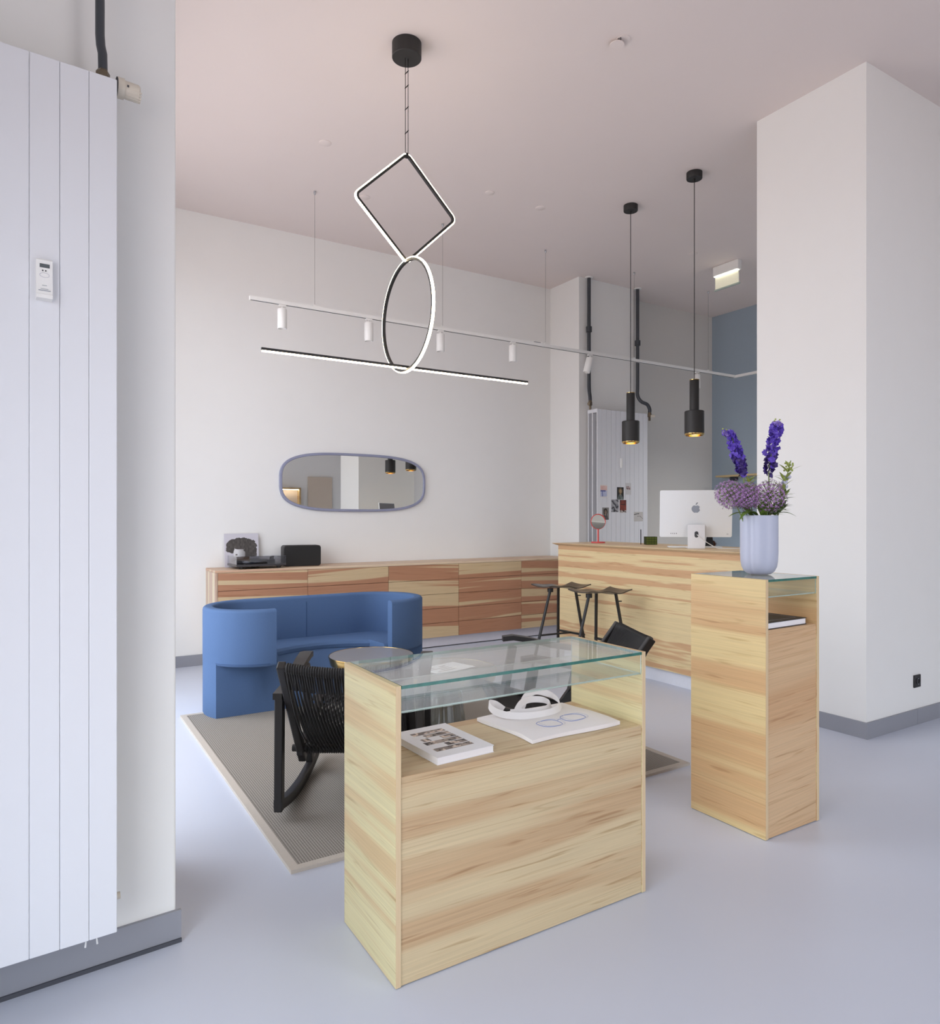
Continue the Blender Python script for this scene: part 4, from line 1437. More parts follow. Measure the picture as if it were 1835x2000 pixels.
def delphinium(label, pts, seed, w0, w1):
    rnd = random.Random(seed)
    P = smooth_pts(pts, 8)
    t = thing('delphinium', label, 'flower', tuple(P[0]), 0, 'flowers in the vase')
    L = [p - P[0] for p in P]
    obj('stem', new_tube(L, [0.0035 * (1 - 0.6 * i / len(L)) for i in range(len(L))], 6), M_stem, t)
    bms = [bmesh.new(), bmesh.new(), bmesh.new()]
    n = 200
    for k in range(n):
        f = k / n
        f2 = 0.40 + 0.60 * f
        i = min(len(L) - 2, int(f2 * (len(L) - 1)))
        c = L[i] + (L[i + 1] - L[i]) * (f2 * (len(L) - 1) - i)
        rad = w0 * (1 - f) ** 0.6 * (0.55 + 0.45 * min(1, f * 4)) + w1 * f
        a = k * 2.399 + rnd.uniform(-0.4, 0.4)
        off = (RT * math.cos(a) + FW * math.sin(a)) * rad * rnd.uniform(0.55, 1.05) + Vector((0, 0, rnd.uniform(-0.008, 0.008)))
        r = 0.0150 * (1 - 0.35 * f) * rnd.uniform(0.8, 1.15)
        sel = 2 if f < 0.22 and rnd.random() < 0.7 else (1 if f > 0.72 and rnd.random() < (f - 0.6) * 2.5 else 0)
        floret(bms[sel], c + off, r, rnd)
    for b_, m_, nm in zip(bms, (M_violet, M_violetpale, M_violetdark), ('petals', 'pale_petals', 'dark_petals')):
        tag(obj(nm, b_, m_, t), kind='stuff')
    bm = bmesh.new()
    for k in range(6):
        c = L[-1] + Vector((0, 0, 0.004 * k)) + RT * rnd.uniform(-0.014, 0.014) + FW * rnd.uniform(-0.012, 0.012)
        bmesh.ops.create_icosphere(bm, subdivisions=1, radius=0.0042, matrix=Matrix.Translation(c))
    tag(obj('buds', bm, M_leafpale, t), kind='stuff')
    return t
delphinium('violet delphinium spike leaning left with a bent tip', [fpos(0.0, 0.06), fpos(-0.045, 0.28), fpos(-0.075, 0.455), fpos(-0.105, 0.56), fpos(-0.128, 0.638), fpos(-0.152, 0.645)], 4, 0.026, 0.010)
delphinium('violet delphinium spike standing upright on the right', [fpos(0.0, 0.06), fpos(0.045, 0.28), fpos(0.045, 0.46), fpos(0.062, 0.58), fpos(0.080, 0.665), fpos(0.083, 0.69)], 9, 0.034, 0.010)
def allium(label, base, c, rad, seed):
    rnd = random.Random(seed)
    t = thing('allium', label, 'flower', tuple(base), 0, 'flowers in the vase')
    c = c - base
    obj('stem', new_tube(smooth_pts([Vector((0, 0, 0)), c * 0.6 + Vector((0, 0, 0.02)), c], 5), 0.003, 6), M_stem, t)
    bs = bmesh.new(); bf = bmesh.new()
    n = 190
    for k in range(n):
        z = 1 - 2 * (k + 0.5) / n
        a = k * 2.39996
        s = math.sqrt(1 - z * z)
        d = Vector((s * math.cos(a), s * math.sin(a), z))
        e = c + d * rad * rnd.uniform(0.82, 1.05)
        u = d.orthogonal().normalized() * 0.0007
        w = d.cross(u)
        va = [bs.verts.new(c + u), bs.verts.new(c - u * 0.5 + w), bs.verts.new(c - u * 0.5 - w)]
        vb = [bs.verts.new(e + u), bs.verts.new(e - u * 0.5 + w), bs.verts.new(e - u * 0.5 - w)]
        for i in range(3):
            j = (i + 1) % 3
            bs.faces.new((va[i], va[j], vb[j], vb[i]))
        uu = d.orthogonal().normalized(); ww = d.cross(uu)
        ph = rnd.random() * 6
        for m in range(6):      # thin star
            an = ph + PI * m / 3
            dd = uu * math.cos(an) + ww * math.sin(an)
            sd = d.cross(dd) * 0.0019
            tip = e + dd * 0.0135 + d * rnd.uniform(-0.002, 0.004)
            bf.faces.new((bf.verts.new(e - sd), bf.verts.new(e + sd), bf.verts.new(tip)))
    tag(obj('flower_stalks', bs, M_stem, t), kind='stuff')
    tag(obj('star_florets', bf, M_allium, t), kind='stuff')
    return t
allium('mauve allium globe on the left, in front of the computer', fpos(-0.02, 0.08, -0.02), fpos(-0.135, 0.365, -0.01), 0.070, 1)
allium('mauve allium globe at the centre front of the bouquet', fpos(0.01, 0.08, -0.02), fpos(0.025, 0.355, -0.045), 0.076, 2)
allium('mauve allium globe between the left and centre globes', fpos(-0.01, 0.08, 0.0), fpos(-0.062, 0.355, -0.015), 0.066, 3)
def leaf(bm, base, tip, width, up, droop=0.0, n=8):
    base = Vector(base); tip = Vector(tip)
    d = (tip - base)
    s = d.cross(Vector(up)).normalized()
    nrm = s.cross(d).normalized()
    rows = []
    for i in range(n + 1):
        f = i / n
        w = width * math.sin(PI * (0.06 + 0.94 * f) ** 0.8) if f < 1 else 0.0
        c = base + d * f + nrm * (droop * 4 * f * (1 - f))
        rows.append((bm.verts.new(c - s * w), bm.verts.new(c + nrm * (-0.15 * w)), bm.verts.new(c + s * w)))
    for a, b in zip(rows, rows[1:]):
        bm.faces.new((a[0], a[1], b[1], b[0]))
        bm.faces.new((a[1], a[2], b[2], b[1]))
fol = thing('foliage_sprig', 'broad green leaves spilling over the rim of the vase', 'leaves', tuple(fpos(0, 0.10)), 0, 'greenery in the vase')
B0 = fpos(0, 0.10)
for (bx, by, bd, tx, ty, td, w, dr) in ((-0.03, 0.268, -0.02, -0.160, 0.262, -0.05, 0.022, 0.02), (-0.02, 0.27, -0.03, -0.125, 0.245, -0.09, 0.020, 0.03), (0.02, 0.27, -0.05, 0.100, 0.285, -0.10, 0.020, 0.02),
                                   (0.04, 0.27, -0.02, 0.150, 0.262, -0.05, 0.020, 0.02), (0.0, 0.27, -0.04, -0.04, 0.335, -0.10, 0.018, 0.01), (0.03, 0.27, -0.02, 0.085, 0.345, -0.06, 0.020, 0.01),
                                   (0.05, 0.27, 0.0, 0.125, 0.33, 0.02, 0.018, 0.01), (-0.03, 0.27, 0.01, -0.09, 0.32, 0.05, 0.018, 0.01), (-0.01, 0.27, -0.05, 0.02, 0.30, -0.115, 0.018, 0.015),
                                   (0.01, 0.27, -0.05, -0.055, 0.30, -0.085, 0.020, 0.015), (0.02, 0.27, -0.05, 0.055, 0.335, -0.075, 0.020, 0.01), (0.0, 0.27, -0.03, 0.005, 0.345, -0.055, 0.020, 0.0), (-0.04, 0.27, 0.0, -0.105, 0.30, -0.03, 0.018, 0.02)):
    bm = bmesh.new()
    leaf(bm, fpos(bx, by, bd) - B0, fpos(tx, ty, td) - B0, w, (0, 0, 1), dr)
    obj('leaf', bm, M_leaf, fol, smooth=True)
bm = bmesh.new()
for k in range(9):
    a = 2 * PI * k / 9
    tube(bm, [Vector((0.03 * math.cos(a), 0.03 * math.sin(a), -0.06)), Vector((0.055 * math.cos(a), 0.055 * math.sin(a), 0.17))], 0.0025, 5)
obj('stem', bm, M_stem, fol)
def sprig(label, pts, seed, nleaf, lf, mat, buds):
    rnd = random.Random(seed)
    P = smooth_pts(pts, 6)
    t = thing('greenery_sprig', label, 'leaves', tuple(P[0]), 0, 'greenery in the vase')
    L = [p - P[0] for p in P]
    obj('stem', new_tube(L, 0.0022, 5), M_stem, t)
    bm = bmesh.new()
    for k in range(nleaf):
        f = 0.5 + 0.42 * k / nleaf
        c = L[int(f * (len(L) - 1))]
        a = k * 2.4 + rnd.random()
        d = (RT * math.cos(a) + FW * math.sin(a) * 0.8 + Vector((0, 0, rnd.uniform(0.0, 0.9)))).normalized()
        leaf(bm, c, c + d * lf * rnd.uniform(0.7, 1.2), lf * 0.13, (0, 0, 1) if abs(d.z) < 0.85 else (1, 0, 0), 0.004, 5)
    tag(obj('narrow_leaves', bm, mat, t), kind='stuff')
    if buds:
        bm = bmesh.new()
        for k in range(buds):
            f = 0.80 + 0.20 * k / buds
            c = L[min(len(L) - 1, int(f * (len(L) - 1)))] + RT * rnd.uniform(-0.018, 0.018) + FW * rnd.uniform(-0.012, 0.012) + Vector((0, 0, rnd.uniform(-0.01, 0.012)))
            bmesh.ops.create_icosphere(bm, subdivisions=1, radius=0.005, matrix=Matrix.Translation(c))
        tag(obj('buds', bm, M_leafpale, t), kind='stuff')
        bm = bmesh.new()
        for k in range(14):
            f = 0.68 + 0.14 * k / 14
            c = L[int(f * (len(L) - 1))] + RT * rnd.uniform(-0.016, 0.016) + FW * rnd.uniform(-0.012, 0.012)
            floret(bm, c, 0.011, rnd)
        tag(obj('petals', bm, M_lilac, t), kind='stuff')
    return t
sprig('tall budding sprig with pale flowers at the right of the bouquet', [fpos(0.02, 0.08), fpos(0.085, 0.28), fpos(0.115, 0.40), fpos(0.145, 0.52)], 5, 20, 0.065, M_leafpale, 16)
sprig('short yellow-green sprig between the two violet spikes', [fpos(0.0, 0.08), fpos(-0.02, 0.28, 0.03), fpos(-0.030, 0.40, 0.03), fpos(-0.030, 0.45, 0.03)], 6, 22, 0.05, M_leafpale, 0)
sprig('small yellow-green sprig above the left allium globe', [fpos(-0.02, 0.08), fpos(-0.05, 0.28, 0.02), fpos(-0.072, 0.39, 0.0)], 7, 16, 0.04, M_leafpale, 0)
sprig('bushy dark green sprig at the right rim of the vase', [fpos(0.03, 0.10), fpos(0.06, 0.27, -0.03), fpos(0.10, 0.31, -0.05)], 8, 46, 0.05, M_leaf, 0)
sprig('dark green sprig rising at the right behind the globes', [fpos(0.03, 0.10), fpos(0.09, 0.28, 0.0), fpos(0.118, 0.38, -0.01)], 12, 30, 0.055, M_leaf, 0)

# ------------------------------------------------------------------ things in the low display case
zl = 0.6025
nzb = val_noise(21)
def cover(u, v):
    if 0.14 < u < 0.80 and 0.16 < v < 0.86:
        rows = 6
        r = int((v - 0.16) / 0.70 * rows)
        fy = ((v - 0.16) / 0.70 * rows) % 1.0
        xo = (0.0, 0.05, 0.02, 0.09, 0.0, 0.10)[r] if r < 6 else 0
        if fy < 0.86 and u > 0.14 + xo * 0.6:
            n = nzb(u * 9 + r * 3.3, r * 5.1 + fy * 1.2)
            n2 = nzb(u * 22 + r, fy * 3 + r * 2.0)
            if r in (1, 3, 4) and nzb(u * 5 + r * 7.7, r * 2.2) < 0.35:
                return (236, 234, 236)
            base = mixc((92, 84, 82), (196, 178, 166), n)
            if n2 > 0.72: base = (226, 206, 192)
            if n2 < 0.18: base = (58, 54, 56)
            return base
    return (238, 237, 240)
t = thing('photo_book', 'white paperback with rows of small photographs on its cover', 'book', (1.118, 1.985, zl), R(3))
obj('pages', new_box(-0.104, 0.104, -0.142, 0.142, 0.0015, 0.0205), M_paper, t)
obj('back_cover', new_box(-0.106, 0.106, -0.144, 0.144, 0.0, 0.0015), M_paper, t)
obj('front_cover', new_box(-0.106, 0.106, -0.144, 0.144, 0.0205, 0.022), M_paper, t)
sheet('printed_face', 0.212, 0.288, 44, 60, cover, M_print, t, Matrix.Translation((0, 0, 0.0225)))
# tote bag
bag = thing('tote_bag', 'folded white canvas tote bag with outlined spectacles printed in blue', 'bag', (1.575, 2.005, zl), R(1.5))
bm = bmesh.new()
nx, ny = 26, 20
rnd = random.Random(5)
nzt = val_noise(31)
def bag_z(u, v):
    e = min(u, 1 - u, v, 1 - v)
    return 0.012 + 0.006 * min(1, e * 8) + 0.004 * (nzt(u * 4, v * 4) - 0.5) + 0.003 * (1 - v)
top = [[None] * (nx + 1) for _ in range(ny + 1)]; bot = [[None] * (nx + 1) for _ in range(ny + 1)]
def bag_xy(u, v):
    x = (u - 0.5) * 0.40 + 0.008 * math.sin(v * 5) * (1 if u < 0.5 else 0.4)
    y = (v - 0.5) * 0.315 + 0.006 * math.sin(u * 6)
    return x, y
for j in range(ny + 1):
    for i in range(nx + 1):
        u, v = i / nx, j / ny
        x, y = bag_xy(u, v)
        top[j][i] = bm.verts.new((x, y, bag_z(u, v)))
        bot[j][i] = bm.verts.new((x, y, 0.001))
for j in range(ny):
    for i in range(nx):
        bm.faces.new((top[j][i], top[j][i + 1], top[j + 1][i + 1], top[j + 1][i]))
        bm.faces.new((bot[j][i], bot[j + 1][i], bot[j + 1][i + 1], bot[j][i + 1]))
for i in range(nx):
    bm.faces.new((top[0][i], bot[0][i], bot[0][i + 1], top[0][i + 1]))
    bm.faces.new((top[ny][i], top[ny][i + 1], bot[ny][i + 1], bot[ny][i]))
for j in range(ny):
    bm.faces.new((top[j][0], top[j + 1][0], bot[j + 1][0], bot[j][0]))
    bm.faces.new((top[j][nx], bot[j][nx], bot[j + 1][nx], top[j + 1][nx]))
obj('folded_cloth', bm, M_canvas, bag, smooth=True)
def on_bag(pts, closed, r, mat, name):
    out = []
    for (x, y) in pts:
        u = x / 0.40 + 0.5; v = y / 0.315 + 0.5
        out.append((x, y, bag_z(u, v) + 0.0003))
    obj(name, new_tube(out, r, 4, closed=closed), mat, bag)
def rlens(cx_, cy_, w, h, n=40, e=2.6):
    pts = []
    for i in range(n):
        a = 2 * PI * i / n
        c, s = math.cos(a), math.sin(a)
        pts.append((cx_ + w / 2 * math.copysign(abs(c) ** (2 / e), c), cy_ + h / 2 * math.copysign(abs(s) ** (2 / e), s)))
    return pts
for (dx, dy, m_, nm) in ((0.016, 0.004, M_paleink, 'pale_outline'), (0.0, 0.0, M_blueink, 'blue_outline')):
    on_bag(rlens(-0.048 + dx, -0.062 + dy, 0.092, 0.074), True, 0.0011, m_, nm)
    on_bag(rlens(0.072 + dx, -0.050 + dy, 0.092, 0.074), True, 0.0011, m_, nm)
    on_bag([(0.002 + dx, -0.048 + dy), (0.012 + dx, -0.040 + dy), (0.022 + dx, -0.042 + dy)], False, 0.0011, m_, nm)
def strap(bm, pts, w, th_=0.0022):
    """ribbon on edge: pts with a width direction"""
    P = smooth_pts([p[0] for p in pts], 7)
    D = smooth_pts([p[1] for p in pts], 7)
    rows = []
    for i in range(len(P)):
        t_ = (P[min(i + 1, len(P) - 1)] - P[max(i - 1, 0)]).normalized()
        d = (D[i] - t_ * D[i].dot(t_)).normalized()
        n_ = t_.cross(d).normalized()
        rows.append([bm.verts.new(P[i] + d * (w / 2 * a) + n_ * (th_ / 2 * b)) for (a, b) in ((-1, -1), (1, -1), (1, 1), (-1, 1))])
    for a, b in zip(rows, rows[1:]):
        for k in range(4):
            j = (k + 1) % 4
            bm.faces.new((a[k], a[j], b[j], b[k]))
    bm.faces.new(rows[0]); bm.faces.new(rows[-1])
    return bm
V = Vector
obj('strap', strap(bmesh.new(), [(V((-0.100, 0.140, 0.030)), V((0, 0.2, 1))), (V((-0.120, 0.165, 0.048)), V((0, 0.1, 1))), (V((-0.152, 0.160, 0.056)), V((0.1, 0, 1))), (V((-0.164, 0.118, 0.044)), V((0.2, 0, 1))), (V((-0.140, 0.070, 0.033)), V((0.2, 0.4, 1))), (V((-0.080, 0.035, 0.029)), V((0, 0.7, 1))),
                                 (V((0.0, 0.020, 0.029)), V((0, 0.7, 1))), (V((0.075, 0.038, 0.031)), V((0, 0.5, 1))), (V((0.125, 0.085, 0.038)), V((-0.3, 0.2, 1))), (V((0.122, 0.135, 0.056)), V((-0.3, 0, 1))), (V((0.070, 0.158, 0.072)), V((0, 0.4, 1))), (V((0.015, 0.150, 0.062)), V((0, 0.6, 1))), (V((-0.015, 0.135, 0.036)), V((0, 0.8, 1))), (V((-0.02, 0.13, 0.020)), V((0, 1, 0.8)))], 0.025), M_canvas, bag, smooth=True)
obj('strap', strap(bmesh.new(), [(V((-0.085, 0.120, 0.022)), V((0, 1, 0.6))), (V((-0.060, 0.085, 0.028)), V((0, 0.7, 1))), (V((-0.010, 0.058, 0.029)), V((0, 0.7, 1))), (V((0.045, 0.062, 0.031)), V((-0.1, 0.5, 1))),
                                 (V((0.085, 0.092, 0.036)), V((-0.3, 0.2, 1))), (V((0.078, 0.128, 0.044)), V((-0.3, 0, 1))), (V((0.030, 0.140, 0.050)), V((0, 0.3, 1))), (V((-0.030, 0.118, 0.052)), V((0, 0.3, 1))), (V((-0.060, 0.105, 0.036)), V((0, 0.6, 1))), (V((-0.070, 0.100, 0.021)), V((0, 1, 0.6)))], 0.024), M_canvas, bag, smooth=True)

# ------------------------------------------------------------------ book in the tall display case
t = thing('book', 'black hardback book lying on the shelf of the tall case', 'book', (2.735, 1.955, 0.8768), R(2))
obj('back_cover', new_box(-0.135, 0.150, -0.118, 0.118, 0.0, 0.003), M_bookblack, t)
obj('pages', new_box(-0.133, 0.147, -0.115, 0.115, 0.003, 0.026), M_paper, t)
obj('front_cover', new_box(-0.135, 0.150, -0.118, 0.118, 0.026, 0.029), M_bookblack, t)
bm = bmesh.new()
for (a, b, c, d) in ((-0.10, 0.12, 0.085, 0.0855), (-0.10, 0.12, -0.0855, -0.085), (0.1195, 0.12, -0.085, 0.085), (-0.10, -0.0995, -0.085, 0.085)):
    box(bm, a, b, c, d, 0.029, 0.0293)
obj('cover_line', bm, M_paleink, t)
o = obj('paper_tab', new_box(-0.02, 0.02, -0.012, 0.006, 0.0, 0.0025), M_paper, None, loc=(2.735, 1.8365 + 0.002, 0.8768))
bpy.data.objects.remove(o)

# ------------------------------------------------------------------ near radiator on the pier
rad_c = Vector((0.190, 2.2203, 0))
t = thing('radiator', 'tall white flat-panel radiator on the wall pier, nearest on the left', 'radiator', tuple(rad_c), TH)
PW = 0.0708
for k in range(8):
    obj('panel', new_box(-PW * (k + 1) + 0.0003, -PW * k - 0.0003, 0.0, 0.012, 0.166, 2.598, bev=0.0022, seg=2), M_rad, t)
obj('backing', new_box(-PW * 8 + 0.004, -0.004, 0.006, 0.055, 0.19, 2.58), M_rad, t)
for x in (-0.06, -0.38):
    obj('wall_bracket', new_box(x - 0.02, x + 0.02, 0.055, 0.146, 0.40, 0.44), M_rad, t)
    obj('wall_bracket', new_box(x - 0.02, x + 0.02, 0.055, 0.146, 2.30, 2.34), M_rad, t)
bm = bmesh.new()
tube(bm, [(-0.078, 0.020, 0.140), (-0.076, 0.020, 0.160), (-0.050, 0.020, 0.160), (-0.048, 0.020, 0.140)], 0.0026, 6)
obj('foot_clip', bm, M_white, t)
obj('drain_cap', new_tube([(-0.004, 0.030, 0.255), (0.012, 0.030, 0.255)], 0.010, 10), M_beige, t, smooth=True)
# supply pipe
pp = [(-0.036, 0.060, H), (-0.036, 0.060, 2.745), (-0.034, 0.060, 2.715), (-0.030, 0.055, 2.690), (-0.029, 0.055, 2.635)]
o = thing('radiator_pipe', 'dark pipe dropping from the ceiling to the near radiator', 'pipe', tuple(rad_c), TH)
obj('pipe_run', new_tube(pp, 0.0125, 14), M_pipe, o, smooth=True)
bm = bmesh.new()
lathe(bm, [(0, 0), (0.015, 0), (0.0185, 0.006), (0.0185, 0.017), (0.014, 0.024), (0, 0.024)], 6, c=(-0.029, 0.055, 2.618))
obj('union_nut', bm, M_brassold, o)
# thermostat
t = thing('thermostat_head', 'beige thermostat head on the right edge of the near radiator', 'valve', (rad_c.x, rad_c.y, 0), TH)
obj('spindle', new_tube([(-0.028, 0.045, 2.605), (0.008, 0.045, 2.603)], 0.007, 10), M_beige, t, smooth=True)
obj('collar', new_tube([(0.006, 0.045, 2.601), (0.024, 0.045, 2.601)], 0.0285, 24), M_beige, t, smooth=True)
obj('collar_ring', new_tube([(0.0035, 0.045, 2.601), (0.0062, 0.045, 2.601)], 0.0275, 24), M_hole, t, smooth=True)
obj('head', new_tube([(0.024, 0.045, 2.601), (0.062, 0.045, 2.601), (0.066, 0.045, 2.601)], [0.0245, 0.0235, 0.020], 24), M_beige, t, smooth=True)
for k in range(7):
    a = R(200 + 20 * k)
    c = Vector((0.0, 0.045 + 0.0225 * math.cos(a), 2.601 + 0.0225 * math.sin(a)))
    obj('rib', new_tube([c + Vector((0.030, 0, 0)), c + Vector((0.069, 0, 0))], 0.0024, 6), M_beige, t)
obj('marker', new_box(0.029, 0.034, 0.0195, 0.0225, 2.598, 2.604), M_hole, t)
# heat meter
def heat_meter(label, x, z, full):
    pass
t = thing('heat_meter', 'small white heat meter with a display, clipped to the near radiator', 'meter', tuple(rad_c), TH)
bm = bmesh.new()
x0, x1 = -0.198, -0.160
za, zb_ = 1.934, 2.043
prof = [(0.0, za), (-0.026, za + 0.002), (-0.026, za + 0.012), (-0.0225, za + 0.014), (-0.0205, za + 0.035), (-0.018, za + 0.06), (-0.018, zb_ - 0.004), (-0.014, zb_), (0.0, zb_)]
va = [bm.verts.new((x0, q[0], q[1])) for q in prof]; vb = [bm.verts.new((x1, q[0], q[1])) for q in prof]
bm.faces.new(va); bm.faces.new(vb[::-1])
for i in range(len(prof)):
    j = (i + 1) % len(prof)
    bm.faces.new((va[i], va[j], vb[j], vb[i]))
obj('housing', bm, M_white, t)
obj('display', new_box(x0 + 0.008, x1 - 0.007, -0.0192, -0.017, zb_ - 0.024, zb_ - 0.014), M_lcd, t)
for dx in (0.015, 0.022):
    obj('sensor_dot', new_tube([(x0 + dx, -0.0192, zb_ - 0.032), (x0 + dx, -0.017, zb_ - 0.032)], 0.0019, 8), M_hole, t)
obj('oval_button', lathe(bmesh.new(), [(0.0, -0.0), (0.006, -0.0)], 12), M_white, t) if False else None
bm = bmesh.new()
tube(bm, [(x0 + 0.019 + 0.011 * math.cos(2 * PI * i / 20), -0.0186, zb_ - 0.044 + 0.006 * math.sin(2 * PI * i / 20)) for i in range(20)], 0.0005, 4, closed=True)
obj('oval_outline', bm, M_paleink, t)
def text_obj(name, txt, size, mat, parent, loc, rot, thick=0.0003):
    cu = bpy.data.curves.new(name, 'FONT')
    cu.body = txt
    cu.size = size
    cu.extrude = thick
    cu.align_x = 'CENTER'
    tmp = bpy.data.objects.new(name, cu)
    COL.objects.link(tmp)
    bpy.context.view_layer.update()
    me = bpy.data.meshes.new_from_object(tmp.evaluated_get(bpy.context.evaluated_depsgraph_get()))
    bpy.data.objects.remove(tmp)
    me.materials.clear()
    me.materials.append(mat)
    o = bpy.data.objects.new(name, me)
    COL.objects.link(o)
    o.parent = parent
    o.location = loc
    o.rotation_euler = rot
    return o
for (yy, hh, ww, zz) in ((-0.0215, 0.0022, 0.028, za + 0.0215), (-0.0212, 0.0009, 0.018, za + 0.0265), (-0.0202, 0.0012, 0.011, za + 0.036)):
    obj('printed_line', new_box((x0 + x1) / 2 - ww / 2, (x0 + x1) / 2 + ww / 2, yy - 0.0012, yy + 0.002, zz, zz + hh), plain('grey_print', (150, 156, 164), 0.6), t)

# ------------------------------------------------------------------ far radiator with picture cards
fr0 = 5.40; fy = 5.985
t = thing('radiator', 'tall white radiator behind the desk, with picture cards stuck on', 'radiator', (fr0, fy, 0))
NP = 11
pw = 0.80 / NP
for k in range(NP):
    obj('panel', new_box(pw * k + 0.001, pw * (k + 1) - 0.001, 0.0, 0.012, 0.16, 2.585, bev=0.002, seg=1), M_rad, t)
for (y, nm) in ((0.078, 'middle_layer'), (0.148, 'rear_layer')):
    obj(nm, new_box(0.002, 0.798, y, y + 0.014, 0.17, 2.575), M_rad, t)
obj('top_header', new_box(0.0, 0.03, 0.004, 0.165, 2.545, 2.588, bev=0.003), M_rad, t)
obj('bottom_header', new_box(0.0, 0.03, 0.004, 0.165, 0.16, 0.20, bev=0.003), M_rad, t)
obj('web', new_box(0.06, 0.74, 0.012, 0.148, 0.9, 0.92), M_rad, t)
obj('meter', new_box(0.352, 0.372, -0.022, -0.0005, 1.922, 2.035, bev=0.003), M_white, t)
def far_pipe(label, pts, clamp_z, feed=False):
    o = thing('radiator_pipe', label, 'pipe', (0, 0, 0), 0, 'pipes of the far radiator')
    obj('pipe_run', new_tube(smooth_pts(pts, 5), 0.021, 12), M_pipe, o, smooth=True)
    x, y = pts[1][0], pts[1][1]
    obj('clamp', lathe(bmesh.new(), [(0.0215, -0.03), (0.034, -0.03), (0.034, 0.03), (0.0215, 0.03)], 16, c=(x, y, clamp_z), close=True), M_pipe, o, smooth=True)
    obj('ceiling_collar', lathe(bmesh.new(), [(0.0215, 0), (0.045, 0), (0.045, -0.012), (0.0215, -0.012)], 20, c=(pts[0][0], pts[0][1], H), close=True), M_white, o, smooth=True)
    e = pts[-1]
    obj('valve', lathe(bmesh.new(), [(0, -0.10), (0.014, -0.10), (0.014, -0.06), (0.024, -0.055), (0.024, -0.02), (0.018, 0.0), (0, 0)], 12, c=e), M_brassold, o, smooth=True)
    obj('valve_knob', new_tube([Vector(e) + Vector((0, -0.01, -0.045)), Vector(e) + Vector((0.05 if feed else -0.05, -0.03, -0.045))], 0.018, 10), M_beige if feed else M_brassold, o, smooth=True)
    if feed:
        obj('side_stub', new_tube([(x, y, clamp_z), (x - 0.10, y - 0.10, clamp_z - 0.03)], 0.009, 8), M_pipe, o)
    return o
far_pipe('dark wall pipe dropping to the left corner of the far radiator', [(5.405, 6.130, H), (5.405, 6.130, 3.9), (5.405, 6.130, 3.0), (5.400, 6.120, 2.82), (5.375, 6.08, 2.74), (5.37, 6.07, 2.685)], 3.52)
far_pipe('dark wall pipe with a bend above the right corner of the far radiator', [(6.175, 6.125, H), (6.175, 6.125, 3.9), (6.175, 6.125, 3.0), (6.175, 6.125, 2.83), (6.20, 6.09, 2.75), (6.27, 6.06, 2.715), (6.30, 6.05, 2.66), (6.30, 6.05, 2.62)], 3.46, True)

def face_card(bg, hair, skin, cloth, hx=0.5, hy=0.62, seed=1):
    nz = val_noise(seed)
    def f(u, v):
        c = bg
        if v < 0.42 and abs(u - hx) < 0.20 + (0.42 - v) * 0.7:
            c = mixc(cloth, bg, 0.5 * nz(u * 8, v * 8))
        if ((u - hx) / 0.30) ** 2 + ((v - hy) / 0.26) ** 2 < 1 + 0.3 * (nz(u * 9, v * 9) - 0.5):
            c = hair
        if ((u - hx - 0.03) / 0.17) ** 2 + ((v - hy + 0.03) / 0.17) ** 2 < 1:
            c = mixc(skin, hair, 0.5 * nz(u * 7, v * 7))
        if abs(u - hx) < 0.07 and 0.36 < v < 0.48:
            c = skin
        return c
    return f
nz5 = val_noise(55)
def card_pastel(u, v):
    if v > 0.93 or v < 0.07 or u < 0.06 or u > 0.94: return (226, 222, 220)
    if v > 0.56: return mixc((214, 168, 160), (230, 206, 200), nz5(u * 4, v * 4))
    d = (v - 0.07) * 0.9 + 0.1
    if abs(u - 0.28 - 0.15 * (0.56 - v)) < 0.05 or (v > 0.48 and u < 0.75): return (92, 102, 158)
    return mixc((196, 200, 222), (168, 178, 212), nz5(u * 5, v * 5 + 9))
def card_grey(u, v):
    n = math.sin((u * 1.2 + v * 2.2 + 0.8 * nz5(u * 3, v * 3)) * 6)
    c = mixc((168, 168, 172), (112, 112, 120), 0.5 + 0.5 * n)
    if n > 0.82: c = (46, 46, 52)
    return c
def card_red(u, v):
    if v < 0.18: return (196, 190, 184) if nz5(u * 6, v * 12) > 0.4 else (60, 40, 40)
    d = ((u - 0.55) / 0.5) ** 2 + ((v - 0.55) / 0.45) ** 2
    if d > 1.1: return (70, 34, 30)
    c = mixc((150, 66, 48), (96, 40, 32), nz5(u * 4, v * 5))
    if 0.60 < v < 0.68 and abs(u - 0.5) < 0.35: c = (60, 30, 28)
    return c
def card_print(u, v):
    c = (204, 204, 206)
    if 0.42 < v < 0.72 and 0.18 < u < 0.84:
        r = int((v - 0.42) / 0.075)
        c = ((150, 96, 92), (50, 30, 36), (176, 126, 120), (58, 36, 40))[min(r, 3)]
        if nz5(u * 16, r * 3) > 0.66: c = (196, 180, 178)
    return c
def card_sketch(u, v):
    c = (196, 194, 192)
    y1 = 0.80 - 0.15 * (u - 0.2) ** 2 + 0.22 * (u - 0.4)
    if abs(v - y1) < 0.045 and u < 0.62: c = (96, 94, 94)
    y2 = 0.38 + 0.18 * math.sin(u * 5 - 1.2)
    if abs(v - y2) < 0.03 and u > 0.38: c = (120, 118, 118)
    return c
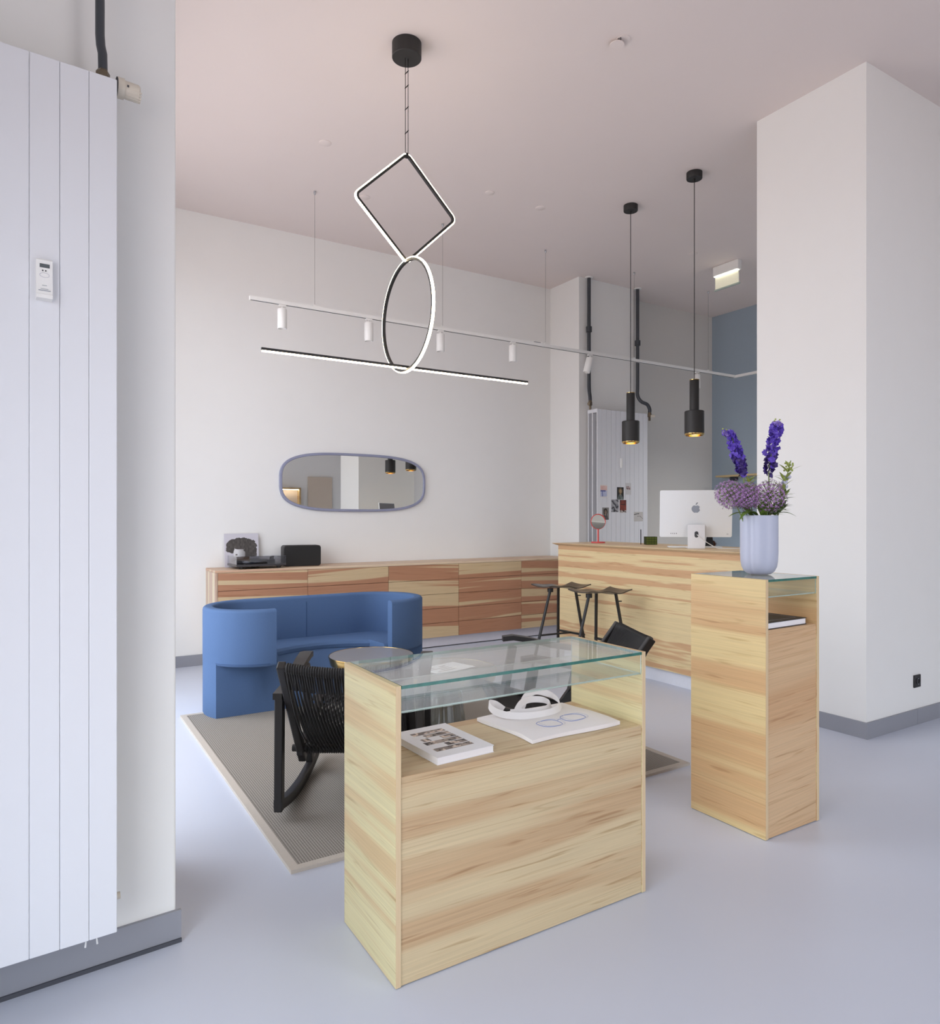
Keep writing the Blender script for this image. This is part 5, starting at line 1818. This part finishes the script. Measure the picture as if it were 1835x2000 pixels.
cards = [(5.498, 1.648, 0.110, 0.146, card_pastel, 'pastel pink and blue postcard, upper left on the far radiator'),
         (5.755, 1.626, 0.106, 0.145, face_card((26, 25, 24), (96, 80, 56), (176, 150, 116), (120, 132, 128), 0.5, 0.70, 3), 'dark portrait postcard, above the grey and red cards on the radiator'),
         (5.880, 1.682, 0.094, 0.136, card_print, 'pale grey postcard with dark red lettering bars, highest on the radiator'),
         (5.672, 1.481, 0.112, 0.146, card_grey, 'grey abstract postcard beside the red face card on the radiator'),
         (5.798, 1.476, 0.104, 0.148, card_red, 'postcard with a reddish brown close-up face on the radiator'),
         (5.526, 1.390, 0.102, 0.140, face_card((132, 130, 126), (44, 36, 32), (172, 150, 134), (62, 62, 64), 0.48, 0.66, 6), 'grey portrait postcard just above the coral mirror'),
         (6.045, 1.356, 0.146, 0.112, card_sketch, 'pale sketch card at the lower right of the far radiator')]
for (cx_, cz_, w, h, fn, lb) in cards:
    t = thing('postcard', lb, 'postcard', (cx_ - 0.0, fy - 0.0005, cz_), 0, 'picture cards on the far radiator')
    obj('card', new_box(-w / 2, w / 2, -0.0008, 0.0, -h / 2, h / 2), M_paper, t)
    sheet('printed_face', w, h, 20, 28, fn, M_print, t, Matrix.Translation((0, -0.0012, 0)) @ Matrix.Rotation(R(90), 4, 'X'))

# ------------------------------------------------------------------ ceiling things
t = thing('exit_light', 'lit emergency sign light hanging from the ceiling by the column', 'sign light', (6.40, 5.01, H))
obj('housing', new_box(-0.03, 0.03, -0.165, 0.165, -0.105, 0.0, bev=0.004), M_white, t)
obj('light_strip', new_box(-0.030, 0.012, -0.150, 0.150, -0.113, -0.105), M_exitstrip, t)
obj('sign_plate', new_box(-0.006, 0.006, -0.150, 0.150, -0.245, -0.113), M_exit, t)
obj('clear_edge', new_box(-0.009, 0.009, -0.165, 0.165, -0.262, -0.246), M_edgepale, t)
for (x, y, r, lb) in ((3.276, 4.979, 0.040, 'white cover disc on the ceiling right of the glowing square'),
                      (1.804, 4.958, 0.045, 'faint white cover disc on the ceiling left of the chandelier cables'),
                      (2.402, 5.62, 0.045, 'faint white cover disc on the ceiling seen inside the glowing square'),
                      (3.825, 4.988, 0.045, 'faint white cover disc on the ceiling left of the farther pendant'),
                      (5.854, 5.007, 0.045, 'faint white cover disc on the ceiling behind the nearer pendant cable')):
    o = obj('ceiling_disc', lathe(bmesh.new(), [(0, 0), (r, 0), (r, -0.003), (r - 0.003, -0.005), (0, -0.005)], 32), M_ceil, None, smooth=True, loc=(x, y, H))
    tag(o, lb, 'cover disc', 'cover discs on the ceiling')
t = thing('sprinkler_cover', 'pair of overlapping white discs on the ceiling, one hanging lower', 'cover disc', (2.885, 2.975, H))
obj('upper_disc', lathe(bmesh.new(), [(0, 0), (0.042, 0), (0.042, -0.005), (0, -0.005)], 32), M_ceil, t, smooth=True)
obj('lower_disc', lathe(bmesh.new(), [(0, -0.020), (0.042, -0.020), (0.042, -0.025), (0, -0.025)], 32, c=(-0.022, 0.030, 0)), M_ceil, t, smooth=True)
for (dx, dy) in ((-0.030, -0.010), (0.016, 0.030), (-0.034, 0.0)):
    obj('clip', new_tube([(dx, dy, -0.004), (dx, dy, -0.021)], 0.003, 6), M_hole, t)

# ------------------------------------------------------------------ socket on the column
t = thing('wall_socket', 'black wall socket low on the right face of the column', 'socket', (4.870, 2.34, 0.281))
obj('plate', new_box(-0.041, 0.041, -0.010, 0.0, -0.041, 0.041, bev=0.004, seg=2), M_black, t)
bm = bmesh.new()
lathe(bm, [(0.018, 0.0), (0.021, 0.0), (0.021, 0.003), (0.018, 0.003)], 28, close=True)
bmesh.ops.rotate(bm, cent=(0, 0, 0), matrix=Matrix.Rotation(R(90), 3, 'X'), verts=bm.verts[:])
bmesh.ops.translate(bm, vec=(0, -0.0101, 0), verts=bm.verts[:])
obj('socket_ring', bm, plain('black_gloss', (44, 44, 46), 0.2), t, smooth=True)
for dz in (-0.0175, 0.0175):
    obj('earth_clip', new_box(-0.003, 0.003, -0.0135, -0.0101, dz - 0.003, dz + 0.003), M_alulogo, t)

# ------------------------------------------------------------------ the other side of the room, seen in the wall mirror
t = thing('lit_wall_frame', 'lit wooden showcase frame on the far wall, at the left in the mirror', 'showcase', (4.78, YN, 1.58))
bm = bmesh.new()
box(bm, -0.75, 0.45, 0, 0.16, 0.42, 0.46); box(bm, -0.75, 0.45, 0, 0.16, -0.5, -0.46)
box(bm, -0.75, -0.71, 0, 0.16, -0.46, 0.42); box(bm, 0.41, 0.45, 0, 0.16, -0.46, 0.42)
obj('frame', bm, W_shelf, t)
obj('back_board', new_box(-0.71, 0.41, 0.0, 0.01, -0.46, 0.42), M_panelbeige, t)
obj('light_strip', new_box(-0.70, 0.40, 0.10, 0.13, 0.408, 0.419), M_strip, t)
obj('light_strip', new_box(-0.705, -0.695, 0.10, 0.13, -0.45, 0.40), M_strip, t)
obj('shelf', new_box(-0.71, 0.41, 0.01, 0.15, -0.10, -0.08), W_shelf, t)
t = thing('wall_panel', 'plain beige fabric panel on the far wall, seen in the mirror', 'panel', (5.74, YN, 1.76))
obj('fabric', new_box(-0.30, 0.30, 0.012, 0.045, -0.55, 0.55, bev=0.003), M_panelbeige, t)
obj('backing', new_box(-0.27, 0.27, 0.0, 0.012, -0.52, 0.52), M_black, t)
